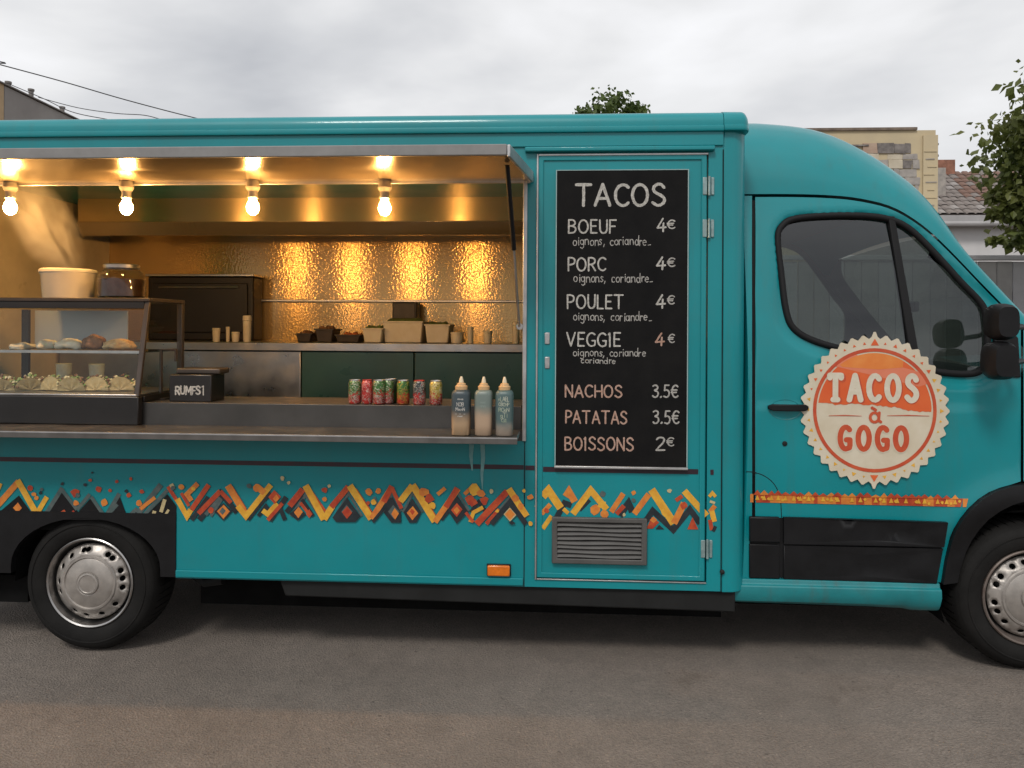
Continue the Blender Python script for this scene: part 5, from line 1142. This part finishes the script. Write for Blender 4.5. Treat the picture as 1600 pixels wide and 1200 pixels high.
for i, (px, wp, top, low, lev, lb) in enumerate(bl):
    Yb = -.185; x, _ = at(px, 681, Yb); r0 = wp * .5 * 3.5 / 1200 * .97; zc_ = 1.1005
    bt = thing('squeeze_bottle', lb, 'bottle', (x, Yb, zc_), 'sauce bottles on the service shelf')
    t = MB(); t.lathe([(r0 * .86, 0), (r0 * .96, .004), (r0 * .97, .05), (r0, .11), (r0, .185), (r0 * .96, .196), (r0 * .80, .205), (r0 * .62, .208)], (x, Yb, zc_), 'z', 32, sq=1.6); obj('bottle_body', t, bottle_mat('bottle_plastic_%d' % i, top, low, lev), bt, smooth=50)
    t = MB(); t.lathe([(r0 * .64, .2085), (r0 * .66, .224), (r0 * .50, .228), (r0 * .46, .236), (r0 * .25, .240)], (x, Yb, zc_), 'z', 24); obj('cap', t, CAPM, bt, smooth=35)
    t = MB(); t.lathe([(r0 * .27, .2402), (r0 * .25, .247), (r0 * .13, .266), (r0 * .10, .268), (.001, .268)], (x, Yb, zc_), 'z', 16); obj('nozzle', t, NOZ, bt)
    t = MB(); rnd = random.Random(i + 2); fr_y = lambda xx, zz: Yb - r0 * 1.0 - .002
    yy = Yb - r0 * 1.006
    if i != 1:
        lines = [(.165, .007, 'oc', .4), (.135, .014, 'NOB', .5), (.115, .012, 'MoonN', .65), (.100, .002, '_ _ _', .75), (.088, .004, 'noi', .35)] if i == 0 else [(.160, .016, 'nLAEL', .8), (.138, .012, 'OBOHP', .8), (.112, .014, 'ROoN', .8), (.085, .018, 'gTi', .55), (.065, .012, 'GI', .4)]
    else: lines = [(.150, .010, 'ooc', .4), (.132, .012, 'onn', .4)]
    for (zz, hh, s_, ww) in lines:
        text_box(t, s_, x - r0 * .6 * ww * 1.2, x + r0 * .6 * ww * 1.2, zc_ + zz, zc_ + zz + hh * 1.2, .0026, yy, None, jit=.05, gap=.12, seed=i)
    obj('lettering', t, (CHALK, mat('faint_print', (.22, .27, .24), rough=.6), mat('green_print', (.25, .33, .22), rough=.6, color2=(.5, .5, .42), vscale=40))[i], bt, smooth=0, kind='stuff')
# ---- things on the rear counter
CONT = [mat('chopped_onion', (.62, .55, .42), rough=.6, color2=(.50, .36, .36), vscale=60), mat('chopped_herbs', (.06, .11, .02), rough=.7, color2=(.16, .20, .06), vscale=60), mat('cooked_meat', (.13, .06, .03), rough=.55, color2=(.26, .13, .07), vscale=60), mat('diced_tomato', (.40, .07, .03), rough=.4, color2=(.50, .18, .07), vscale=60)]
def item_box(px0, px1, py0, py1, Y, dep, m, name, label, cat, group=None, bevel=.008, lid=None):
    x0, z1 = at(px0, py0, Y); x1, _ = at(px1, py1, Y); z0 = rcz + .0008
    r_ = thing(name, label, cat, ((x0 + x1) / 2, Y + dep / 2, z0), group)
    t = MB(); t.hexa([(x0 + .012, Y + .01, z0), (x1 - .012, Y + .01, z0), (x1 - .012, Y + dep - .01, z0), (x0 + .012, Y + dep - .01, z0)], [(x0, Y, z1), (x1, Y, z1), (x1, Y + dep, z1), (x0, Y + dep, z1)]); obj('body', t, m, r_, bevel=bevel)
    def fr4(d, z): return [(x0 - d, Y - d, z), (x1 + d, Y - d, z), (x1 + d, Y + dep + d, z), (x0 - d, Y + dep + d, z)]
    t = MB(); t.loft([fr4(.005, z1 - .004), fr4(.006, z1 + .006), fr4(-.010, z1 + .006), fr4(-.012, z1 - .012)], caps=False); obj('rim', t, lid or m, r_, bevel=.002)
    rq = random.Random(int(px0)); t = MB(); nx, ny = 9, 6; G = []
    for a in range(nx + 1):
        G.append([(x0 + .012 + (x1 - x0 - .024) * a / nx, Y + .012 + (dep - .024) * b / ny, z1 - .004 + (rq.uniform(.004, .034) if 0 < a < nx and 0 < b < ny else 0)) for b in range(ny + 1)])
    t.loft(G, closed=False); obj('contents', t, rq.choice(CONT), r_, smooth=50)
    return r_
OVEN = mat('oven_black', (.009, .007, .006), rough=.5, var=.3, vscale=4)
x0, z1 = at(231, 432, 1.86); x1, _ = at(396, 432, 1.86)
ov = thing('black_oven', 'large black oven front at the back of the kitchen', 'oven', ((x0 + x1) / 2, 1.95, rcz))
obj('oven_body', MB().box(x0, x1, 1.86, 2.04, rcz + .0008, z1), OVEN, ov, bevel=.012)
obj('oven_top', MB().box(x0 - .01, x1 + .01, 1.84, 2.045, z1 + .0005, z1 + .018), STEELD, ov, bevel=.004)
obj('oven_door', MB().box(x0 + .04, x1 - .04, 1.842, 1.8595, rcz + .06, z1 - .05), OVEN, ov, bevel=.006)
t = MB(); t.tube([(x0 + .10, 1.83, z1 - .08), (x1 - .10, 1.83, z1 - .08)], .009, 8); obj('handle', t, STEELD, ov)
TRAY = mat('pale_container', (.55, .48, .36), rough=.5, color2=(.62, .56, .46), vscale=14); DKC = mat('dark_container', (.03, .022, .018), rough=.5, var=.4, vscale=14)
item_box(598, 660, 503, 535, 1.50, .30, TRAY, 'food_container', 'wide cream food container below the black speaker on the rear counter', 'container')
item_box(664, 702, 508, 535, 1.46, .25, TRAY, 'food_container', 'narrow cream food container nearer the chalkboard on the rear counter', 'container')
item_box(566, 597, 514, 535, 1.45, .22, TRAY, 'food_container', 'low cream food container beside dark trays on the rear counter', 'container')
item_box(462, 486, 522, 535, 1.45, .2, DKC, 'food_tray', 'small dark tray nearest the oven on the rear counter', 'tray')
item_box(492, 520, 515, 535, 1.47, .2, DKC, 'food_tray', 'tall dark tray in the middle of the rear counter', 'tray')
item_box(524, 562, 524, 535, 1.46, .2, DKC, 'food_tray', 'long low dark tray beside the cream containers', 'tray')
x0, z1 = at(613, 472, 1.86); x1, z0 = at(651, 500, 1.86)
t = MB(); t.box(x0, x1, 1.86, W - .09, z0, z1); spk = thing('wall_speaker', 'small square black box fixed to the steel backsplash', 'speaker', ((x0 + x1) / 2, 1.95, z0)); obj('cabinet', t, OVEN, spk, bevel=.006)
t = MB(); t.box(x0 + .012, x1 - .012, 1.853, 1.8595, z0 + .012, z1 - .012); obj('front_cloth', t, DKC, spk, bevel=.003); obj('wall_bracket', MB().box((x0 + x1) / 2 - .02, (x0 + x1) / 2 + .02, W - .0895, W - .0475, (z0 + z1) / 2 - .02, (z0 + z1) / 2 + .02), STEELD, spk)
rnd = random.Random(3)
names = ['white cup on its own beside the oven', 'short white cup in front of the oven', 'squat white cup in front of the oven corner', 'tall stack of white cups at the oven corner', 'clear tub of sauce beside the narrow container', 'pale bottle in front of the quilted backsplash', 'small pale jar near the chalkboard end of the rear counter', 'pale jar at the hatch jamb end of the rear counter']
for i, (px, wpx, hpx) in enumerate(((338, 12, 22), (356, 6, 24), (368, 12, 16), (386, 13, 42), (714, 20, 18), (735, 10, 26), (762, 14, 20), (806, 12, 34))):
    x, _ = at(px, 530, 1.5); k = 5.2 / 1200; r0 = wpx * k / 2; h = hpx * k; z0 = rcz + .0008
    t = MB(); t.lathe([(r0 * .85, 0), (r0 * .9, .004), (r0, h * .75), (r0 * .96, h * .8), (r0 * 1.06, h * .82), (r0 * 1.06, h * .97), (r0 * .9, h), (.001, h)], (x, 1.5, z0), 'z', 18)
    tag(obj('cup' if i < 4 else 'jar', t, TRAY, None, at_base=(x, 1.5, z0), smooth=35), names[i], 'cup' if i < 4 else 'jar', 'small vessels on the rear counter')

# ================================================================== BACKGROUND
PLASTER = mat('yellow_plaster', (.56, .46, .29), rough=.9, color2=(.47, .39, .26), vscale=1.2, bump=.3, bscale=8, detail=8)
GREYP = mat('grey_plaster', (.24, .22, .21), rough=.9, color2=(.30, .28, .265), vscale=1.0, bump=.2, bscale=6)
TANP = mat('tan_plaster', (.45, .32, .19), rough=.9, var=.1, vscale=2)
WHITEP = mat('white_render', (.58, .57, .57), rough=.9, var=.07, vscale=1.5)
STONE = [mat('rubble_grey', (.26, .24, .225), rough=.95, color2=(.40, .365, .33), vscale=6, bump=.4, bscale=20), mat('rubble_dark', (.11, .098, .092), rough=.95, color2=(.24, .215, .20), vscale=7, bump=.4, bscale=20), mat('rubble_cream', (.46, .40, .30), rough=.95, color2=(.54, .48, .38), vscale=5, bump=.4, bscale=20), mat('rubble_pink', (.36, .25, .19), rough=.95, color2=(.44, .33, .25), vscale=5, bump=.4, bscale=20)]
# grey building at the rear end of the street
x0, z0 = at(7, 134, 15)
gb = thing('grey_building', 'long grey plastered building behind the truck rear with sloping parapet', 'building', (x0 + 4, 22, gz(x0)))
x1, _ = at(118, 187, 18.2); zt = z0
dirv = Vector((x1 - x0, 18.2 - 15)).normalized(); e = Vector((x0, 15)) + dirv * 16; nb = Vector((-dirv.y, dirv.x))
t = MB(); q = [Vector((x0, 15)), e, e + nb * 8, Vector((x0, 15)) + nb * 8]
t.hexa([(v.x, v.y, gz(x0) - .3) for v in q], [(v.x, v.y, zt) for v in q]); obj('wall', t, GREYP, gb, smooth=0)
t = MB(); q2 = [Vector((x0, 15)) + nb * .0 - dirv * .02, Vector((x0, 15)) - dirv * .02 + nb * 8, Vector((x0, 15)) - dirv * .3 + nb * 8, Vector((x0, 15)) - dirv * .3]
t.hexa([(v.x, v.y, gz(x0) - .3) for v in q2], [(v.x, v.y, zt + .02) for v in q2]); obj('end_wall', t, TANP, gb, smooth=0)
t = MB(); q = [Vector((x0, 15)) - nb * .06 - dirv * .35, e - nb * .06, e + nb * .2, Vector((x0, 15)) + nb * .2 - dirv * .35]
t.hexa([(v.x, v.y, zt + .021) for v in q], [(v.x, v.y, zt + .05) for v in q]); obj('coping', t, mat('coping_dark', (.19, .175, .165), rough=.8, var=.2, vscale=3), gb, smooth=0)
for s_, hh in ((.3, .10), (1.25, .2), (2.7, .14)):
    c = Vector((x0, 15)) + dirv * s_ + nb * .1; t = MB(); t.lathe([(.06, 0), (.06, hh), (.08, hh), (.08, hh + .05), (.001, hh + .05)], (c.x, c.y, zt + .05), 'z', 10); obj('vent_pipe', t, MATS['coping_dark'], gb)
# wires
WIRE = mat('wire_black', (.03, .03, .032), rough=.6)
def wire(name, pts, Ys, label):
    P = [(at(px, py, Y)[0], Y, at(px, py, Y)[1]) for (px, py), Y in zip(pts, Ys)]
    P = catmull(P, 6); t = MB(); t.tube(P, .010, 6); tag(obj(name, t, WIRE, None, at_base=P[0]), label, 'wire', 'overhead wires')
wire('overhead_wire', [(-900, -60), (-60, 85), (0, 101), (100, 128), (200, 157), (312, 186), (420, 210), (800, 262), (1290, 300)], [7, 9, 9.2, 9.8, 10.6, 11.5, 12.4, 13.2, 13.98], 'long overhead wire sloping down behind the truck roof')
wire('overhead_wire', [(16, 132), (70, 155), (110, 174), (160, 185), (240, 196), (700, 250), (1290, 320)], [15.3, 15.3, 14.6, 14, 13.8, 13.8, 13.98], 'short overhead wire running off the grey building roof')
wire('overhead_wire', [(60, 152), (120, 168), (180, 177), (225, 180), (258, 188), (330, 204), (900, 280), (1300, 330)], [16.5, 16, 15, 14.6, 14.4, 14.2, 14, 13.98], 'faint overhead wire just above the truck roof')
# yellow building
YY = 14.0
x0, zt = at(1270, 205, YY); x1, _ = at(1462, 207, YY)
yb = thing('yellow_building', 'weathered yellow building with crumbled plaster behind the cab', 'building', ((x0 + x1) / 2, YY + 3, gz(x1)))
xl = x0 - 3.0
t = MB(); t.box(xl, x1, YY, YY + 6, gz(x1) - .3, zt); obj('wall', t, PLASTER, yb, smooth=0)
t = MB(); xa = at(1432, 205, YY)[0]; t.box(xl - .05, xa, YY - .05, YY + 6, zt + .001, zt + .06); obj('parapet', t, mat('parapet_rust', (.17, .13, .10), rough=.9, var=.3, vscale=4), yb, smooth=0)
zdrop = .1
rnd = random.Random(21)
rows_px = [(224, 240, 1352, 1418), (240, 250, 1340, 1428), (250, 264, 1336, 1430), (264, 277, 1344, 1428), (277, 289, 1360, 1432), (289, 300, 1380, 1430), (300, 312, 1404, 1430), (312, 324, 1418, 1438)]
for ri, (py0, py1, pa, pb_) in enumerate(rows_px):
    px = pa - rnd.uniform(20, 60) if ri in (1, 2) else pa + rnd.uniform(-6, 4)
    while px < pb_:
        wv = rnd.uniform(9, 28); a, z1_ = at(px, py0 + rnd.uniform(-.5, 1), YY); b, z0_ = at(min(px + wv, pb_ + 6) - .8, py1 - rnd.uniform(.4, 1.2), YY)
        fx = (px - pa) / (pb_ - pa)
        mi = 1 if (ri == 0 and fx > .1) else rnd.choice((0, 0, 1)) if fx > .55 else rnd.choice((2, 3, 2, 0))
        t = MB(); dpt = rnd.uniform(.008, .04); t.hexa([(a + rnd.uniform(-.02, .02), YY - dpt, z0_), (b + rnd.uniform(-.02, .02), YY - dpt, z0_ + rnd.uniform(-.02, .01)), (b, YY - dpt * rnd.uniform(.7, 1.2), z1_ + rnd.uniform(-.03, .01)), (a, YY - dpt, z1_)], [(a, YY - .001, z0_), (b, YY - .001, z0_), (b, YY - .001, z1_), (a, YY - .001, z1_)])
        if rnd.random() > .14 or ri == 0: obj('brick', t, STONE[mi], yb, smooth=0)
        px += wv
t = MB(); a, z_ = at(1318, 228, YY); b, _ = at(1356, 228, YY); t.box(a, b, YY - .06, YY - .002, z_ - .02, z_ + .015); obj('iron_rail', t, STONE[1], yb)
for py in (225, 243):
    a, z_ = at(1458, py, YY); t = MB(); t.tube([(a, YY + .1, z_), (a + .16, YY + .1, z_ + .02)], .03, 6); obj('beam_stub', t, STONE[1], yb)
# pilaster corner of the yellow block
a, _ = at(1441, 260, YY); t = MB(); t.box(a, x1 + .03, YY - .05, YY - .002, gz(x1), zt - .12); obj('corner_pilaster', t, PLASTER, yb, smooth=0)
for k in range(9):
    z_ = at(1450, 238 + k * 12, YY)[1]; t = MB(); t.box(a + .01 + .04 * (k % 3), x1 - .05 * (k % 2), YY - .066, YY - .051, z_, z_ + .02); obj('plaster_ridge', t, STONE[0] if k % 3 == 1 else PLASTER, yb, smooth=0)
t = MB(); a, z_ = at(1465, 262, YY + 4); t.box(a - .3, a + .22, YY + 4, YY + 4.5, z_ - 2, z_); obj('chimney', t, STONE[0], yb)
# tiled roof house behind
TY = 17.0
hx0, hz0 = at(1440, 336, TY); hxr, hzr = at(1545, 270, TY + 2.5)
th = thing('tiled_house', 'low house with brown tiled roof beside the yellow building', 'house', (hx0 + 3, TY + 2, gz(hx0)))
hx1 = hx0 + 9
t = MB(); t.box(hx0 + .1, hx1 - .1, TY + .15, TY + 4.8, gz(hx0) - .3, hz0 - .02); obj('wall', t, WHITEP, th, smooth=0)
t = MB(); t.hexa([(hx0, TY, hz0), (hx1, TY, hz0), (hx1, TY + 2.5, hzr), (hx0, TY + 2.5, hzr)], [(hx0, TY, hz0 - .06), (hx1, TY, hz0 - .06), (hx1, TY + 2.5, hzr - .06), (hx0, TY + 2.5, hzr - .06)]); rf = obj('roof', t, mat('roof_under', (.10, .085, .08), rough=.9), th, smooth=0)
t = MB(); t.hexa([(hx0, TY + 5, hz0), (hx1, TY + 5, hz0), (hx1, TY + 2.501, hzr), (hx0, TY + 2.501, hzr)], [(hx0, TY + 5, hz0 - .06), (hx1, TY + 5, hz0 - .06), (hx1, TY + 2.501, hzr - .06), (hx0, TY + 2.501, hzr - .06)]); obj('rear_slope', t, MATS['roof_under'], rf, smooth=0)
TL = [mat('tile_grey', (.17, .145, .135), rough=.9, color2=(.25, .22, .20), vscale=5), mat('tile_brown', (.15, .085, .065), rough=.9, color2=(.22, .14, .11), vscale=5), mat('tile_light', (.30, .275, .26), rough=.9, var=.2, vscale=6)]
bmt = MB(); V0 = [(-.11, 0, .0), (-.06, 0, .035), (.06, 0, .035), (.11, 0, 0)]
tile_me = []
for m in TL:
    tm = MB(); sl_ = math.atan2(hzr - hz0, 2.5); Lh = .30
    tm.loft([[(x, -.02, z + .012) for x, y, z in V0], [(x, Lh * math.cos(sl_), z + Lh * math.sin(sl_)) for x, y, z in V0]], closed=False)
    me = bpy.data.meshes.new('tile'); me.from_pydata(tm.v, [], tm.f); me.materials.append(m); tile_me.append(me)
nrow = int(math.hypot(2.5, hzr - hz0) / .26); cnt = 0; bT = BASE[rf.name]
for r_ in range(nrow):
    for c in range(20):
        u = r_ / nrow; x = hx0 + .12 + c * .225 + rnd.uniform(-.01, .01); y = TY + 2.5 * u; z = hz0 + (hzr - hz0) * u + .004 + rnd.uniform(0, .01)
        if x > hx1 - .1: continue
        mi = rnd.choice((0, 0, 2, 0)) if x < hx0 + 1.7 else rnd.choice((0, 1, 1))
        o = bpy.data.objects.new('roof_tile', tile_me[mi]); COL.objects.link(o); o.parent = rf; o.location = (x - bT.x, y - bT.y, z - bT.z); cnt += 1
t = MB(); t.box(hx0 + 1.4, hx0 + 2.0, TY + 2.3, TY + 2.9, hzr - .2, hzr + .35); obj('chimney', t, mat('chimney_brick', (.26, .12, .08), rough=.9, var=.3, vscale=8), th)
# white garage with a flat roof edge
GY = 10.0
gx0, gzt = at(1455, 344, GY); 
wg_ = thing('white_garage', 'white rendered garage with grey roof edge behind the plank fence', 'garage', (gx0 + 3, GY + 2, gz(gx0)))
t = MB(); t.box(gx0, gx0 + 6.5, GY, GY + 4, gz(gx0) - .3, gzt - .12); obj('wall', t, WHITEP, wg_, smooth=0)
t = MB(); t.box(gx0 - .15, gx0 + 6.7, GY - .16, GY + 4.1, gzt - .119, gzt + .06); rfe = obj('roof_slab', t, mat('fascia_grey', (.36, .35, .35), rough=.8, var=.12, vscale=3), wg_, smooth=0, bevel=.01)
t = MB(); t.tube([(gx0 - .15, GY - .20, gzt - .09), (gx0 + 6.7, GY - .20, gzt - .09)], .045, 8); obj('gutter', t, MATS['fascia_grey'], rfe)
# plank fence
FY = 4.4
fx0 = at(1090, 400, FY)[0]; fzt = at(1560, 399, FY)[1]
fence = thing('plank_fence', 'tall grey weathered vertical plank fence behind the cab', 'fence', ((fx0 + 6) / 2, FY, gz(3)))
PLK = [mat('plank_grey_%d' % i, c, rough=.9, color2=c2, vscale=3.0, bump=.25, bscale=10, bstretch=(6, 6, .6)) for i, (c, c2) in enumerate((((.34, .33, .335), (.44, .43, .44)), ((.38, .375, .385), (.48, .47, .485)), ((.28, .27, .265), (.40, .385, .375))))]
x = fx0; i = 0
while x < 7.5:
    wv = rnd.uniform(.15, .185); t = MB(); dz = rnd.uniform(-.008, .008); t.box(x, x + wv - .010, FY - .012 + rnd.uniform(-.004, .004), FY + .012, gz(x) - .02, fzt - .06 + dz); obj('plank', t, PLK[rnd.randrange(3)], fence, smooth=0, bevel=.003, bseg=1); x += wv
obj('cap_rail', MB().box(fx0, 7.5, FY - .035, FY + .05, fzt - .05, fzt), PLK[1], fence, bevel=.005)
for z_ in (.5, 1.9): obj('rail', MB().box(fx0, 7.5, FY + .0135, FY + .06, z_, z_ + .09), PLK[2], fence)

# ---- trees
LEAF = mat('leaf_green', (.05, .085, .018), rough=.55, color2=(.10, .14, .03), vscale=3.5, spec=.4)
LEAF2 = mat('leaf_olive', (.07, .10, .02), rough=.5, color2=(.16, .17, .045), vscale=2.5, spec=.4)
for lm_ in (LEAF, LEAF2):
    t_ = lm_.node_tree; N_ = t_.nodes; p_ = N_['Principled BSDF']; src_ = p_.inputs['Base Color'].links[0].from_socket
    tl_ = N_.new('ShaderNodeBsdfTranslucent'); mx_ = N_.new('ShaderNodeMixShader'); mx_.inputs['Fac'].default_value = .35
    t_.links.new(src_, tl_.inputs['Color']); t_.links.new(p_.outputs[0], mx_.inputs[1]); t_.links.new(tl_.outputs[0], mx_.inputs[2]); t_.links.new(mx_.outputs[0], N_['Material Output'].inputs['Surface'])
BARK = mat('bark', (.09, .07, .055), rough=.95, color2=(.15, .12, .10), vscale=10, bump=.5, bscale=20, bstretch=(4, 4, .7))
def tree(name, label, base, trunk_h, blobs, nleaf, leaf, m, seed, limbs):
    r_ = random.Random(seed); tr = thing(name, label, 'tree', base)
    bx_, by_, bz_ = base
    t = MB(); P = [(bx_ + .05 * math.sin(k), by_ + .04 * math.cos(k * 1.3), bz_ - .1 + trunk_h * k / 6) for k in range(7)]
    t.tube(P, [.16 - .015 * k for k in range(7)], 10); tk = obj('trunk', t, BARK, tr, smooth=60)
    top = Vector(P[-2])
    for lm in limbs:
        e_ = Vector(lm); mid = top.lerp(e_, .5) + Vector((0, 0, .15)); t = MB(); t.tube(catmull([tuple(top), tuple(mid), tuple(e_)], 4), [.07 - .0065 * k for k in range(9)], 7); obj('limb', t, BARK, tk, smooth=60)
    V = []; F = []; tot = sum(b[3] ** 2 for b in blobs)
    for (cx, cy_, cz, rr, sq) in [(b[0], b[1], b[2], b[3], b[4] if len(b) > 4 else 1) for b in blobs]:
        n = int(nleaf * rr ** 2 / tot)
        # twig clumps
        cl = []
        for _ in range(max(4, n // 14)):
            while True:
                d = Vector((r_.uniform(-1, 1), r_.uniform(-1, 1), r_.uniform(-1, 1)))
                if .05 < d.length < 1: break
            d *= (.55 + .45 * r_.random()) / max(d.length, .01) * d.length ** .4
            cl.append(Vector((cx, cy_, cz)) + Vector((d.x * rr, d.y * rr, d.z * rr * sq)))
        for c in cl:
            for _ in range(14):
                p_ = c + Vector((r_.gauss(0, 1), r_.gauss(0, 1), r_.gauss(0, .8))) * rr * .13
                s_ = leaf * r_.uniform(.45, 1.4); dn = Vector((r_.uniform(-1, 1), r_.uniform(-1, 1), r_.uniform(-1.2, .1))).normalized()
                sd = dn.cross(Vector((r_.uniform(-1, 1), r_.uniform(-1, 1), r_.uniform(-1, 1)))).normalized(); nn = dn.cross(sd)
                o = len(V); V += [tuple(p_), tuple(p_ + dn * s_ * .45 + sd * s_ * .36 + nn * s_ * .08), tuple(p_ + dn * s_), tuple(p_ + dn * s_ * .45 - sd * s_ * .36 + nn * s_ * .08)]
                F += [(o, o + 1, o + 2), (o, o + 2, o + 3)]
    me = bpy.data.meshes.new('crown'); b = Vector(base); me.from_pydata([(v[0] - b.x, v[1] - b.y, v[2] - b.z) for v in V], [], F); me.materials.append(m)
    o = bpy.data.objects.new('crown', me); COL.objects.link(o); o.parent = tr
    return tr
def pt(px, py, Y): x, z = at(px, py, Y); return (x, Y, z)
cx, _, cz = pt(950, 205, 13); 
tree('broadleaf_tree', 'green tree crown peeking above the truck roof', (cx, 13, gz(cx)), cz - .6, [(*pt(952, 200, 13), .85), (*pt(975, 170, 13), .34), (*pt(915, 196, 13), .5), (*pt(990, 185, 13), .38), (*pt(950, 177, 13.3), .36), (*pt(945, 250, 13), 1.1)], 5200, .12, LEAF, 4, [pt(930, 205, 13), pt(985, 190, 13.1), pt(950, 190, 13)])
TY2 = 4.0 - .9
tb_ = pt(1740, 500, TY2)
tree('broadleaf_tree', 'leafy tree overhanging the fence in front of the tiled house', (tb_[0], TY2, gz(tb_[0])), 2.6,
     [(*pt(1650, 215, TY2), .62), (*pt(1622, 195, TY2), .19, 1.3), (*pt(1622, 260, TY2), .15), (*pt(1592, 310, TY2), .20, .8), (*pt(1568, 325, TY2 + .1), .12), (*pt(1595, 345, TY2), .20), (*pt(1640, 320, TY2), .42), (*pt(1590, 376, TY2 - .1), .10), (*pt(1556, 372, TY2 - .1), .05, .6), (*pt(1700, 260, TY2), .8), (*pt(1556, 300, TY2 + .2), .08), (*pt(1780, 240, TY2), .8), (*pt(1640, 165, TY2), .22)], 11000, .078, LEAF2, 9,
     [pt(1650, 240, TY2), pt(1600, 300, TY2), pt(1700, 250, TY2), pt(1590, 350, TY2), pt(1560, 320, TY2)])

# dried sauce runs below the bottles
DRIP = mat('dried_sauce', (.10, .30, .31), rough=.5, color2=(.20, .38, .38), vscale=25)
for pts, wd in (([(737, 694), (736, 712), (738, 735)], [.024, .018, .006]), ([(754, 694), (755, 715), (753, 740), (754, 764)], [.022, .020, .014, .005])):
    t = MB(); t.ribbon([at(*p) for p in pts], wd, -.0034, None, cap=False); obj('sauce_run', t, DRIP, side, smooth=0)
# wisp of steam rising off the griddle end
def steam_mat():
    m = bpy.data.materials.new('steam'); m.use_nodes = True; t = m.node_tree; N = t.nodes; N.clear(); lk = t.links.new
    o = N.new('ShaderNodeOutputMaterial'); v = N.new('ShaderNodeVolumePrincipled'); v.inputs['Color'].default_value = (.95, .95, .95, 1); v.inputs['Anisotropy'].default_value = 0
    co = N.new('ShaderNodeTexCoord'); gr = N.new('ShaderNodeTexGradient'); gr.gradient_type = 'SPHERICAL'; lk(co.outputs['Object'], gr.inputs['Vector'])
    n = N.new('ShaderNodeTexNoise'); n.inputs['Scale'].default_value = 1.6; n.inputs['Detail'].default_value = 4; n.inputs['Distortion'].default_value = .8; lk(co.outputs['Object'], n.inputs['Vector'])
    mr_ = N.new('ShaderNodeMapRange'); mr_.inputs['From Min'].default_value = .42; mr_.inputs['From Max'].default_value = .68; lk(n.outputs['Fac'], mr_.inputs['Value'])
    mu = N.new('ShaderNodeMath'); mu.operation = 'MULTIPLY'; lk(gr.outputs['Fac'], mu.inputs[0]); lk(mr_.outputs['Result'], mu.inputs[1])
    m2 = N.new('ShaderNodeMath'); m2.operation = 'MULTIPLY'; m2.inputs[1].default_value = 26; lk(mu.outputs[0], m2.inputs[0]); lk(m2.outputs[0], v.inputs['Density']); lk(v.outputs[0], o.inputs['Volume']); return m
bm = bmesh.new(); bmesh.ops.create_icosphere(bm, subdivisions=3, radius=1); me = bpy.data.meshes.new('steam'); bm.to_mesh(me); bm.free(); me.materials.append(steam_mat())
x, z = at(62, 345, .25); sto = bpy.data.objects.new('steam', me); COL.objects.link(sto); sto.location = (x, .25, z); sto.scale = (.17, .15, .36); sto.rotation_euler = (0, R(-35), 0)
sto['kind'] = 'stuff'; sto['label'] = 'pale wisp of steam rising behind the display case tub'
